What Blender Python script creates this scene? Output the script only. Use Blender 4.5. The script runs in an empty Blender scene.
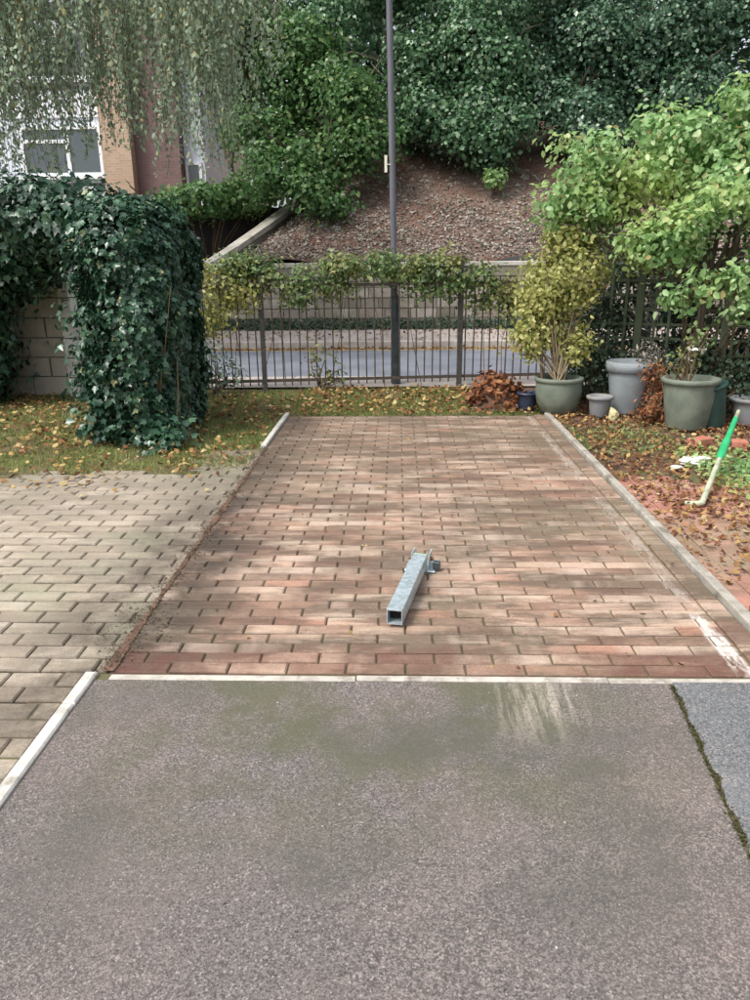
import bpy, math, random
import numpy as np
from mathutils import Vector, Matrix
from math import sin, cos, pi, radians
random.seed(7); RNG = np.random.default_rng(7)
S = bpy.context.scene
COL = S.collection

# ---------------------------------------------------------------- camera
CAM_H = 1.45
cd = bpy.data.cameras.new("camera"); cam = bpy.data.objects.new("camera", cd); COL.objects.link(cam)
PITCH, YAW, ROLL = radians(17.6), radians(1.9), radians(.6)
fw = Vector((-sin(YAW)*cos(PITCH), cos(YAW)*cos(PITCH), -sin(PITCH)))
rt = Vector((cos(YAW), sin(YAW), 0)); up = rt.cross(fw)
r2 = rt*cos(ROLL) - up*sin(ROLL); u2 = up*cos(ROLL) + rt*sin(ROLL)
M = Matrix((r2, u2, -fw)).transposed().to_4x4(); M.translation = Vector((0, 0, CAM_H))
cam.matrix_world = M
cd.sensor_fit = 'VERTICAL'; cd.sensor_height = 36; cd.lens = 36*.751
cd.clip_start = .05; cd.clip_end = 800
S.camera = cam

# ---------------------------------------------------------------- sky, sun, exposure
SUN_EL, SUN_AZ = radians(56), radians(232)          # azimuth clockwise from +Y
w = bpy.data.worlds.new("World"); S.world = w; w.use_nodes = True
nt = w.node_tree; nt.nodes.clear()
sky = nt.nodes.new('ShaderNodeTexSky'); sky.sky_type = 'NISHITA'; sky.sun_disc = False
sky.sun_elevation = SUN_EL; sky.sun_rotation = SUN_AZ; sky.air_density = 1.0; sky.dust_density = 4.0
hs = nt.nodes.new('ShaderNodeHueSaturation'); hs.inputs['Saturation'].default_value = .38   # overcast: a whitish sky
bg = nt.nodes.new('ShaderNodeBackground'); bg.inputs['Strength'].default_value = .15
wo = nt.nodes.new('ShaderNodeOutputWorld')
nt.links.new(sky.outputs[0], hs.inputs['Color']); nt.links.new(hs.outputs[0], bg.inputs[0]); nt.links.new(bg.outputs[0], wo.inputs[0])
sd = bpy.data.lights.new("sun", 'SUN'); sun = bpy.data.objects.new("sun", sd); COL.objects.link(sun)
sd.energy = 1.5; sd.angle = radians(16); sd.color = (1, .96, .9)
sdir = Vector((sin(SUN_AZ)*cos(SUN_EL), cos(SUN_AZ)*cos(SUN_EL), sin(SUN_EL)))
sun.rotation_euler = sdir.to_track_quat('Z', 'Y').to_euler()
S.view_settings.view_transform = 'Standard'; S.view_settings.look = 'None'
S.view_settings.exposure = 0.82; S.view_settings.gamma = 1
S.render.engine = 'CYCLES'
S.render.resolution_x = 768; S.render.resolution_y = 1024

# ---------------------------------------------------------------- material helpers
class NT:
    def __init__(s, name):
        s.m = bpy.data.materials.new(name); s.m.use_nodes = True; s.t = s.m.node_tree; s.t.nodes.clear()
        s.out = s.n('ShaderNodeOutputMaterial'); s.geo = s.n('ShaderNodeNewGeometry')
    def n(s, k): return s.t.nodes.new(k)
    def l(s, a, b):
        if hasattr(a, 'is_output') or hasattr(a, 'links'): s.t.links.new(a, b)
        elif isinstance(a, (tuple, list)) and len(a) == 3 and b.type == 'RGBA': b.default_value = (*a, 1)
        else: b.default_value = a
    @property
    def pos(s): return s.geo.outputs['Position']
    def map(s, vec, scale=(1,1,1), loc=(0,0,0), rot=(0,0,0)):
        m = s.n('ShaderNodeMapping'); s.l(vec, m.inputs[0]); m.inputs['Scale'].default_value = scale
        m.inputs['Location'].default_value = loc; m.inputs['Rotation'].default_value = rot; return m.outputs[0]
    def noise(s, vec, scale=5, detail=4, rough=.55, dist=0):
        m = s.n('ShaderNodeTexNoise'); s.l(vec, m.inputs['Vector']); m.inputs['Scale'].default_value = scale
        m.inputs['Detail'].default_value = detail; m.inputs['Roughness'].default_value = rough; m.inputs['Distortion'].default_value = dist
        return m.outputs['Fac']
    def vor(s, vec, scale, out='Color', feature='F1'):
        m = s.n('ShaderNodeTexVoronoi'); m.feature = feature; s.l(vec, m.inputs['Vector']); m.inputs['Scale'].default_value = scale
        return m.outputs[out]
    def ramp(s, f, stops, interp='LINEAR'):
        m = s.n('ShaderNodeValToRGB'); s.l(f, m.inputs[0]); r = m.color_ramp; r.interpolation = interp
        while len(r.elements) < len(stops): r.elements.new(.5)
        for e, (p, c) in zip(r.elements, stops):
            e.position = p; e.color = (*c, 1) if isinstance(c, (tuple, list)) else (c, c, c, 1)
        return m.outputs[0]
    def mix(s, f, a, b, mode='MIX'):
        m = s.n('ShaderNodeMix'); m.data_type = 'RGBA'; m.blend_type = mode
        s.l(f, m.inputs[0]); s.l(a, m.inputs[6]); s.l(b, m.inputs[7]); return m.outputs[2]
    def math(s, op, a, b=0.0, c=None, clamp=False):
        m = s.n('ShaderNodeMath'); m.operation = op; m.use_clamp = clamp; s.l(a, m.inputs[0]); s.l(b, m.inputs[1])
        if c is not None: s.l(c, m.inputs[2])
        return m.outputs[0]
    def xyz(s, vec=None):
        m = s.n('ShaderNodeSeparateXYZ'); s.l(vec if vec is not None else s.pos, m.inputs[0]); return m.outputs
    def rnd(s):                                   # one random value per object or per loose piece
        o = s.n('ShaderNodeObjectInfo')
        return s.math('FRACT', s.math('ADD', o.outputs['Random'], s.geo.outputs['Random Per Island']))
    def band(s, v, a, b, soft):                   # 1 between a and b
        def ss(v, lo, hi):
            m = s.n('ShaderNodeMapRange'); m.interpolation_type = 'SMOOTHSTEP'
            s.l(v, m.inputs[0]); m.inputs[1].default_value = lo; m.inputs[2].default_value = hi; return m.outputs[0]
        return s.math('MULTIPLY', ss(v, a-soft, a+soft), s.math('SUBTRACT', 1.0, ss(v, b-soft, b+soft)))
    def bump(s, h, strength=.5, dist=.01, prev=None):
        m = s.n('ShaderNodeBump'); m.inputs['Strength'].default_value = strength; m.inputs['Distance'].default_value = dist
        s.l(h, m.inputs['Height'])
        if prev is not None: s.l(prev, m.inputs['Normal'])
        return m.outputs[0]
    def done(s, col, rough=.8, spec=.3, normal=None, metal=0.0, transl=0.0, alpha=None):
        p = s.n('ShaderNodeBsdfPrincipled'); s.l(col, p.inputs['Base Color']); s.l(rough, p.inputs['Roughness'])
        s.l(metal, p.inputs['Metallic']); s.l(spec, p.inputs['Specular IOR Level'])
        if normal is not None: s.l(normal, p.inputs['Normal'])
        sh = p.outputs[0]
        if transl:
            t = s.n('ShaderNodeBsdfTranslucent'); s.l(col, t.inputs[0]); x = s.n('ShaderNodeMixShader')
            x.inputs[0].default_value = transl; s.l(sh, x.inputs[1]); s.l(t.outputs[0], x.inputs[2]); sh = x.outputs[0]
        s.l(sh, s.out.inputs[0]); return s.m

def simple(name, c1, c2, scale=6, rough=.8, spec=.3, bump=.3, bscale=40, metal=0.0, dirt=None, stretch=(1,1,1)):
    t = NT(name); v = t.map(t.pos, stretch)
    c = t.mix(t.ramp(t.noise(v, scale, 6), [(.3, 0.), (.7, 1.)]), c1, c2)
    if dirt: c = t.mix(t.ramp(t.noise(v, scale*.5+1, 5, .7), [(.5, 0.), (.68, .8)]), c, dirt)
    return t.done(c, rough, spec, t.bump(t.noise(t.pos, bscale, 4), bump, .004), metal)

def leafmat(name, stops, transl=.3, rough=.42, spec=.45, patch=None):
    t = NT(name); o = t.n('ShaderNodeObjectInfo')
    c = t.ramp(t.geo.outputs['Random Per Island'], stops)
    if patch: c = t.mix(t.ramp(t.noise(t.pos, patch[1], 3), [(.48, 0.), (.62, .8)]), c, patch[0])
    return t.done(c, rough, spec, transl=transl)

MT = {}
MT['laurel'] = leafmat('laurel leaf', [(0, (.045,.10,.055)), (.5, (.09,.195,.09)), (.85, (.16,.30,.145)), (1, (.32,.42,.25))], .35, .36, .6)
MT['blueleaf'] = leafmat('dull blue green leaf', [(0, (.035,.085,.05)), (.5, (.08,.165,.095)), (.85, (.15,.275,.16)), (1, (.32,.42,.26))], .35, .36, .6)
MT['sycamore'] = leafmat('mid green leaf', [(0, (.05,.12,.04)), (.5, (.095,.205,.065)), (.85, (.15,.28,.095)), (1, (.28,.34,.13))], .4)
MT['willow'] = leafmat('birch leaf', [(0, (.22,.29,.20)), (.5, (.34,.44,.30)), (.86, (.46,.57,.41)), (.95, (.54,.58,.36)), (1, (.6,.5,.2))], .5)
MT['ivy'] = leafmat('ivy leaf', [(0, (.018,.05,.032)), (.5, (.033,.088,.048)), (.85, (.06,.14,.075)), (.97, (.11,.21,.115)), (1, (.33,.32,.14))], .15, .33, .55)
MT['ivy_dark'] = leafmat('dark hedge leaf', [(0, (.016,.045,.03)), (.6, (.03,.08,.042)), (1, (.06,.125,.065))], .15, .33, .5)
MT['bright'] = leafmat('bright shrub leaf', [(0, (.14,.28,.09)), (.5, (.32,.52,.20)), (.85, (.46,.64,.34)), (.96, (.60,.68,.38)), (1, (.55,.38,.14))], .48,
                       patch=((.48,.58,.19), 1.1))
MT['yellow'] = leafmat('yellow green leaf', [(0, (.24,.27,.08)), (.5, (.42,.44,.14)), (.9, (.60,.58,.24)), (1, (.42,.30,.13))], .45)
MT['climber'] = leafmat('climber leaf', [(0, (.08,.14,.05)), (.5, (.14,.23,.08)), (.85, (.24,.31,.12)), (1, (.42,.38,.14))], .35, patch=((.30,.27,.09), 1.1))
MT['darkhedge'] = leafmat('conifer hedge leaf', [(0, (.02,.045,.025)), (.6, (.04,.075,.04)), (1, (.075,.11,.06))], .15, .6)
MT['greyleaf'] = leafmat('grey green leaf', [(0, (.12,.17,.12)), (.6, (.2,.27,.2)), (1, (.4,.45,.36))], .3)
MT['greyleaf2'] = leafmat('dull ground leaf', [(0, (.06,.075,.045)), (.6, (.10,.125,.075)), (1, (.17,.18,.11))], .2)
MT['soil_bit'] = leafmat('dark crumbs', [(0, (.055,.042,.032)), (.7, (.12,.092,.068)), (1, (.15,.14,.08))], .05, .9, .1)
MT['dead'] = leafmat('dead leaf', [(0, (.10,.045,.025)), (.35, (.20,.09,.04)), (.6, (.30,.17,.07)), (.82, (.42,.29,.10)), (1, (.46,.37,.20))], .15, .7, .2)
MT['deadred'] = leafmat('rusty dead leaf', [(0, (.08,.03,.018)), (.5, (.20,.075,.035)), (1, (.36,.18,.08))], .1, .7, .2)
MT['litter'] = leafmat('bank leaf litter', [(0, (.12,.10,.085)), (.4, (.20,.172,.148)), (.75, (.29,.26,.23)), (1, (.42,.39,.35))], .05, .8, .2)
MT['petal'] = leafmat('pale petal', [(0, (.6,.6,.5)), (1, (.8,.8,.7))], .2)
MT['grass'] = leafmat('grass blade', [(0, (.12,.16,.05)), (.5, (.21,.26,.08)), (.85, (.32,.34,.11)), (1, (.46,.41,.2))], .35, .55, .3)
MT['bark'] = simple('bark', (.10,.08,.06), (.2,.17,.13), 14, .9, bump=.8, stretch=(1,1,.3))
MT['stem'] = simple('thin stem', (.09,.06,.035), (.16,.12,.07), 20, .85)
MT['cane'] = simple('dry cane', (.20,.155,.10), (.32,.26,.17), 20, .85)

def paver_mat(name, stops, stain, pale, green, bay, rows_=True):
    t = NT(name); r = t.rnd(); X, Y, Z = t.xyz()
    c = t.ramp(r, stops)
    st = t.noise(t.map(t.pos, (.6, 2.2, 1)), 1.6, 9, .74, .3)
    c = t.mix(t.ramp(st, [(.45, 0.), (.54, .82 if bay else .55)]), c, stain)
    pl = t.noise(t.map(t.pos, (.7, 3.4, 1), (3.1, 7.7, 0)), 2.0, 8, .75)
    c = t.mix(t.ramp(pl, [(.50, 0.), (.62, .6)]), c, pale)
    big = t.noise(t.map(t.pos, (1,1,1), (9, 2, 0)), .9, 4, .6)
    c = t.mix(t.ramp(big, [(.49, 0.), (.62, .65)]), c, green)
    if rows_:
        PP = .078 if bay else .1016
        rv = t.math('DIVIDE', t.math('SUBTRACT', Y, 2.45), PP); fr_ = t.math('FRACT', rv)
        eg = t.math('ABSOLUTE', t.math('SUBTRACT', fr_, .5))
        eg = t.math('MULTIPLY', t.ramp(eg, [(.36, 0.), (.46, 1.)]), t.ramp(t.noise(t.pos, 7, 5, .7), [(.35, .1 if bay else .25), (.62, .8 if bay else .9)]))
        if bay:                                      # dirt lies in runs along single courses
            cv = t.n('ShaderNodeCombineXYZ'); t.l(t.math('MULTIPLY', X, 1.6), cv.inputs[0]); t.l(t.math('MULTIPLY', t.math('FLOOR', rv), 3.7), cv.inputs[1])
            rn = t.noise(cv.outputs[0], 1.0, 4, .6)
            c = t.mix(t.ramp(rn, [(.50, 0.), (.60, .6)]), c, (.15,.085,.062))
            c = t.mix(t.ramp(rn, [(.36, .6), (.46, 0.)]), c, (.58,.45,.36))
        c = t.mix(eg, c, (.15,.11,.08) if bay else (.10,.078,.058))
    if bay:
        n1 = t.noise(t.pos, 3.0, 5, .7)
        # tyre-borne dirt gathered along the left boundary and round the post
        bl = t.math('MULTIPLY', t.band(X, -1.3, -.80, .2), t.ramp(n1, [(.34, .25), (.56, .95)]))
        c = t.mix(bl, c, (.065,.048,.036))
        bk = t.math('MULTIPLY', t.band(Y, 5.2, 8, .9), t.ramp(n1, [(.40, .1), (.6, .6)]))
        c = t.mix(bk, c, (.15,.11,.075))
        fr = t.math('MULTIPLY', t.band(Y, 2.40, 2.62, .05), t.ramp(n1, [(.35, .0), (.6, .7)]))
        c = t.mix(fr, c, (.15,.062,.045))
        hp = t.math('MULTIPLY', t.math('MULTIPLY', t.band(X, -.12, .3, .25), t.band(Y, 3.3, 3.8, .3)), t.ramp(n1, [(.42, .0), (.62, .7)]))
        c = t.mix(hp, c, (.13,.11,.085))
        # what is left of a white painted bay line
        ln = t.math('MULTIPLY', t.band(X, 1.235, 1.305, .008), t.ramp(t.noise(t.map(t.pos, (3,.8,1)), 3.5, 5, .75), [(.44, 0.), (.56, .75)]))
        ln = t.math('MULTIPLY', ln, t.math('ADD', t.math('MULTIPLY', t.band(Y, 2.3, 3.05, .2), .8), .32))
        c = t.mix(ln, c, (.72,.66,.6))
    else:
        ed = t.math('MULTIPLY', t.band(X, -1.45, -1.0, .25), t.ramp(t.noise(t.pos, 3.0, 5, .7), [(.36, .15), (.58, .9)]))
        c = t.mix(ed, c, (.10,.08,.06))
        fg = t.math('MULTIPLY', t.band(Y, 4.3, 6.5, .6), t.ramp(t.noise(t.pos, 3.5, 6, .7), [(.38, .2), (.6, .8)]))
        c = t.mix(fg if rows_ else 0.0, c, (.25,.215,.165))
    g = t.noise(t.pos, 120, 3, .7)
    c = t.mix(.55, c, t.ramp(g, [(.25, .25), (.5, .8), (.75, 1.0)]), 'MULTIPLY')
    sp = t.ramp(t.vor(t.pos, 190, 'Distance'), [(.05, 1.0), (.14, 0.)])
    c = t.mix(t.math('MULTIPLY', sp, .35), c, (.65,.6,.55))
    b = t.bump(g, .55, .003, t.bump(t.noise(t.pos, 30, 4), .4, .004))
    return t.done(c, t.ramp(st, [(.3, .85), (.7, .62)]), .35, b)
MT['bay_paver'] = paver_mat('red brown block', [(0, (.25,.155,.11)), (.3, (.41,.26,.185)), (.55, (.34,.235,.17)), (.8, (.53,.375,.275)), (1, (.40,.205,.14))],
                            (.12,.088,.062), (.60,.48,.37), (.17,.145,.095), True)
MT['tan_paver'] = paver_mat('tan block', [(0, (.36,.29,.225)), (.35, (.48,.395,.30)), (.7, (.42,.355,.27)), (1, (.55,.455,.355))],
                            (.23,.19,.145), (.53,.47,.385), (.27,.28,.18), False)
MT['red_paver'] = paver_mat('weathered red block', [(0, (.34,.14,.10)), (.5, (.46,.21,.16)), (1, (.52,.28,.21))],
                            (.17,.10,.07), (.50,.34,.27), (.25,.22,.14), False, False)
t = NT('paving joint soil'); n_ = t.noise(t.pos, 5, 5)
MT['joint'] = t.done(t.mix(t.ramp(n_, [(.4, 0.), (.65, 1.)]), (.14,.105,.078), (.115,.12,.055)), .95, .1, t.bump(t.noise(t.pos, 150, 3), .6, .004))

def asphalt(name, base, tint, moss, new=False):
    t = NT(name); X, Y, Z = t.xyz()
    a = t.vor(t.pos, 230, 'Color'); s1 = t.math('ADD', t.math('MULTIPLY', t.xyz(a)[0], .5), t.math('MULTIPLY', t.noise(t.pos, 110, 4, .85), .5))
    c = t.mix(t.ramp(s1, [(.2, 0.), (.5, .45), (.68, .68), (.9, 1.)]), tuple(x*.42 for x in base), tuple(min(1, x*1.85) for x in base))
    s2 = t.xyz(t.vor(t.pos, 210, 'Color'))[1]
    c = t.mix(.45, c, t.ramp(s2, [(0, .35), (1, 1.)]), 'MULTIPLY')
    c = t.mix(t.ramp(t.noise(t.pos, 1.7, 6, .65), [(.45, 0.), (.68, .6)]), c, tint)
    c = t.mix(t.math('MULTIPLY', t.ramp(s1, [(.58, 0.), (.64, .5)]), t.ramp(t.noise(t.map(t.pos, (1,1,1), (4,4,0)), 1.2, 4), [(.4, 0.), (.6, 1.)])), c, (.34,.265,.24))
    fk = t.xyz(t.vor(t.map(t.pos, (1,1,1), (2,5,0)), 210, 'Color'))
    c = t.mix(t.ramp(fk[1], [(.93, 0.), (.96, .5)]), c, (.40,.36,.33))
    c = t.mix(t.ramp(fk[2], [(.90, 0.), (.94, .55)]), c, (.05,.046,.044))
    if not new:
        m = t.math('MULTIPLY', t.ramp(t.noise(t.pos, 2.4, 6, .7), [(.40, 0.), (.56, .8)]), t.band(Y, 1.72, 2.6, .35))
        c = t.mix(t.math('MULTIPLY', m, t.band(X, -.95, .75, .35)), c, moss)
        d = t.math('MULTIPLY', t.ramp(t.noise(t.map(t.pos, (1,1,1), (7,1,0)), 1.9, 5, .6), [(.46, 0.), (.62, .55)]), t.band(Y, 1.3, 2.35, .25))
        c = t.mix(d, c, (.085,.08,.07))
        # dusty tracks of brick grit dragged off the paving
        tr = t.math('MULTIPLY', t.ramp(t.noise(t.map(t.pos, (14, 1.2, 1), (0,0,0), (0,0,radians(-14))), 1.6, 5, .7), [(.46, 0.), (.62, .75)]),
                    t.math('MULTIPLY', t.band(Y, 2.12, 2.6, .17), t.band(X, .33, .62, .07)))
        tr = t.math('MULTIPLY', tr, t.ramp(t.noise(t.pos, 90, 3, .8), [(.35, .2), (.6, 1.)]))
        c = t.mix(tr, c, (.47,.41,.34))
    h = t.vor(t.pos, 230, 'Distance')
    b = t.bump(h, .5, .003, t.bump(t.noise(t.pos, 260, 2), .5, .002))
    return t.done(c, .82, .35, b)
MT['asphalt'] = asphalt('old asphalt', (.150,.133,.125), (.18,.143,.13), (.092,.092,.052))
MT['asphalt_new'] = asphalt('blue grey asphalt patch', (.135,.145,.150), (.17,.18,.185), (.2,.2,.15), True)
MT['moss'] = simple('moss', (.04,.04,.02), (.085,.085,.035), 60, .95, .1, .8, 200)

def conc(name, c1, c2, dirt, sc=8): return simple(name, c1, c2, sc, .88, .25, .5, 90, dirt=dirt)
MT['edging'] = conc('concrete edging', (.46,.44,.40), (.60,.57,.52), (.22,.20,.15), 12)
MT['edging_dirty'] = conc('mossy concrete edging', (.25,.235,.20), (.42,.39,.34), (.10,.09,.06), 9)
MT['edging_white'] = conc('whitened concrete edging', (.46,.44,.40), (.62,.60,.55), (.22,.195,.15), 14)
MT['edging_front'] = conc('gritty front edging', (.34,.31,.27), (.56,.52,.46), (.15,.12,.09), 16)
MT['block'] = conc('pale concrete block', (.42,.37,.30), (.56,.50,.42), (.30,.26,.19), 5)
MT['block_lit'] = conc('lit pier block', (.62,.61,.57), (.74,.72,.67), (.34,.31,.25), 7)  # lit copy of the wall block: light on the pier painted as paler colour
MT['mortar'] = conc('mortar', (.30,.28,.25), (.40,.37,.33), (.2,.19,.16))
MT['stone'] = None
t = NT('grey brown walling stone'); r = t.rnd()
c = t.ramp(r, [(0, (.20,.17,.14)), (.4, (.31,.27,.23)), (.75, (.40,.36,.31)), (1, (.30,.24,.20))])
c = t.mix(t.ramp(t.noise(t.pos, 3, 6, .7), [(.45, 0.), (.65, .7)]), c, (.17,.16,.11))
MT['stone'] = t.done(c, .9, .25, t.bump(t.noise(t.pos, 25, 5, .7), .8, .02))
MT['coping'] = conc('pale coping', (.36,.34,.30), (.50,.47,.42), (.22,.21,.15), 3)
t = NT('ground earth'); n_ = t.noise(t.pos, 2.2, 6, .65)
MT['ground'] = t.done(t.mix(t.ramp(n_, [(.4, 0.), (.6, 1.)]), (.14,.10,.065), (.13,.14,.05)), .95, .15, t.bump(t.noise(t.pos, 30, 5), .7, .02))
t = NT('bed soil'); n_ = t.noise(t.pos, 6, 6, .7)
MT['soil'] = t.done(t.mix(t.ramp(n_, [(.4, 0.), (.62, 1.)]), (.095,.06,.042), (.19,.115,.08)), .95, .15, t.bump(t.noise(t.pos, 40, 5), .8, .02))
t = NT('bank earth'); X, Y, Z = t.xyz(); n_ = t.noise(t.pos, 1.3, 6, .65)
c = t.mix(t.ramp(n_, [(.36, 0.), (.6, 1.)]), (.16,.085,.062), (.215,.155,.125))
c = t.mix(t.ramp(t.noise(t.pos, 9, 5, .7), [(.45, 0.), (.6, .6)]), c, (.14,.075,.055))
c = t.mix(t.ramp(t.noise(t.map(t.pos,(1,1,1),(5,3,1)), 4, 6, .7), [(.5, 0.), (.66, .5)]), c, (.33,.27,.22))
MT['bank'] = t.done(c, .95, .1, t.bump(t.noise(t.pos, 12, 5, .7), 1., .06))
t = NT('street asphalt')
c = t.mix(t.ramp(t.noise(t.pos, 1.5, 5), [(.4, 0.), (.6, 1.)]), (.15,.165,.20), (.20,.215,.25))
MT['road'] = t.done(t.mix(.4, c, t.ramp(t.noise(t.pos, 60, 3), [(.3,.5),(.7,1.)]), 'MULTIPLY'), .7, .4, t.bump(t.noise(t.pos, 120, 3), .4, .004))
MT['pavement'] = simple('street paving slab', (.32,.285,.265), (.41,.37,.345), 2.5, .88, .25, .3, 60, dirt=(.27,.22,.19))
t = NT('worn yellow line paint')
MT['yellowline'] = t.done(t.mix(t.ramp(t.noise(t.pos, 9, 5, .7), [(.42, 0.), (.62, .9)]), (.62,.42,.13), (.33,.24,.17)), .8)
MT['kerb'] = conc('granite kerb', (.34,.31,.28), (.47,.43,.39), (.25,.18,.13), 5)
MT['iron'] = simple('black painted iron', (.035,.034,.033), (.09,.08,.07), 30, .6, .4, .2)
MT['iron_bar'] = simple('weathered railing iron', (.045,.038,.033), (.10,.082,.066), 25, .7, .3, .2, dirt=(.13,.08,.05))
MT['post_paint'] = simple('dark blue green column paint', (.022,.035,.042), (.045,.06,.065), 9, .5, .4, .15, dirt=(.10,.11,.11))
MT['post_grey'] = simple('grey lamp post steel', (.075,.078,.09), (.12,.12,.14), 7, .5, .5, .1, stretch=(1,1,.3))
MT['galv'] = None
t = NT('galvanised steel')
c = t.ramp(t.xyz(t.vor(t.pos, 60, 'Color'))[0], [(0, (.42,.50,.53)), (1, (.62,.70,.73))])
c = t.mix(t.ramp(t.noise(t.pos, 10, 5, .7), [(.48, 0.), (.7, .55)]), c, (.30,.38,.36))
MT['galv'] = t.done(c, t.ramp(t.noise(t.pos, 30, 3), [(.3, .32), (.7, .5)]), .5, t.bump(t.noise(t.pos, 80, 3), .15, .002), .55)
MT['hollow_shade'] = simple('painted hollow shade', (.012,.012,.012), (.025,.025,.025), 10, .9, .1)  # near-black colour painted in for the shade of a hollow
MT['rust'] = simple('rusty bolt', (.12,.06,.03), (.25,.14,.07), 60, .8)
MT['pot_green'] = simple('weathered grey green glaze', (.11,.135,.105), (.19,.215,.17), 7, .7, .35, .35, dirt=(.10,.105,.07))
MT['pot_blue'] = simple('pale blue grey glaze', (.19,.215,.23), (.27,.30,.31), 7, .7, .35, .3, dirt=(.16,.165,.14))
MT['pot_grey'] = simple('grey plastic pot', (.19,.20,.21), (.26,.27,.275), 6, .65, .35, .2, dirt=(.2,.18,.14))
MT['pot_dark'] = simple('dark green plastic', (.018,.05,.042), (.035,.08,.065), 8, .45, .45, .1)
MT['pot_navy'] = simple('navy glazed clay', (.018,.028,.06), (.035,.045,.08), 8, .35, .5, .1)
MT['trellis'] = simple('faded green timber', (.10,.125,.08), (.17,.20,.13), 12, .85, .2, .5, 50, dirt=(.10,.13,.07), stretch=(1,1,.3))
MT['darkboard'] = simple('dark stained board', (.022,.020,.022), (.05,.042,.045), 6, .8, .2, .5, 50, stretch=(1,1,.2))
MT['green_plastic'] = simple('bright green plastic', (.02,.34,.12), (.04,.45,.18), 8, .35, .5, .1)
MT['pale_pole'] = simple('worn pale green pole', (.34,.38,.26), (.48,.50,.37), 12, .65, .3, .3, dirt=(.20,.19,.12))
MT['white_plastic'] = simple('dirty white film', (.66,.64,.6), (.78,.76,.72), 9, .5, .4, .3, dirt=(.45,.4,.35))
MT['yellow_stone'] = simple('pale yellow stone', (.48,.42,.22), (.6,.54,.32), 12, .85)
MT['brick_bit'] = simple('broken red brick', (.36,.13,.09), (.48,.2,.14), 20, .9, bump=.7)
MT['white_paint'] = simple('white window frame', (.74,.77,.8), (.82,.84,.86), 3, .5, .4, .05)
MT['white_panel'] = simple('pale blue white panel', (.62,.68,.76), (.70,.76,.83), 2, .6, .3, .05)
MT['cream'] = simple('cream render', (.62,.60,.50), (.70,.68,.58), 1.5, .85, .2, .2)
MT['slate'] = simple('grey roof felt', (.12,.12,.13), (.2,.2,.21), 3, .9)
MT['green_algae'] = simple('green weathered end', (.22,.36,.22), (.35,.5,.35), 20, .6)
t = NT('window glass'); MT['glass'] = t.done(t.mix(t.noise(t.pos, .8, 2), (.05,.07,.08), (.10,.125,.13)), .12, .6, t.bump(t.noise(t.pos, 1.5, 2), .05, .02))
def brickmat(name, a, b, m, dirt):
    t = NT(name); v = t.n('ShaderNodeTexBrick')
    X, Y, Z = t.xyz(); cx = t.n('ShaderNodeCombineXYZ'); t.l(t.math('ADD', X, Y), cx.inputs[0]); t.l(Z, cx.inputs[1])
    t.l(cx.outputs[0], v.inputs['Vector']); v.inputs['Scale'].default_value = 1
    v.inputs['Brick Width'].default_value = .225; v.inputs['Row Height'].default_value = .075; v.inputs['Mortar Size'].default_value = .008
    v.inputs['Color1'].default_value = (*a, 1); v.inputs['Color2'].default_value = (*b, 1); v.inputs['Mortar'].default_value = (*m, 1)
    c = t.mix(t.ramp(t.noise(t.pos, 1.2, 5), [(.4, 0.), (.7, .5)]), v.outputs[0], dirt)
    return t.done(c, .9, .2, t.bump(v.outputs['Fac'], -.4, .01))
MT['tanbrick'] = brickmat('tan brick', (.40,.28,.19), (.50,.36,.25), (.48,.42,.35), (.38,.28,.2))
MT['plumbrick'] = brickmat('plum brown brick', (.17,.105,.10), (.22,.14,.135), (.2,.16,.15), (.15,.10,.10))

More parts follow.
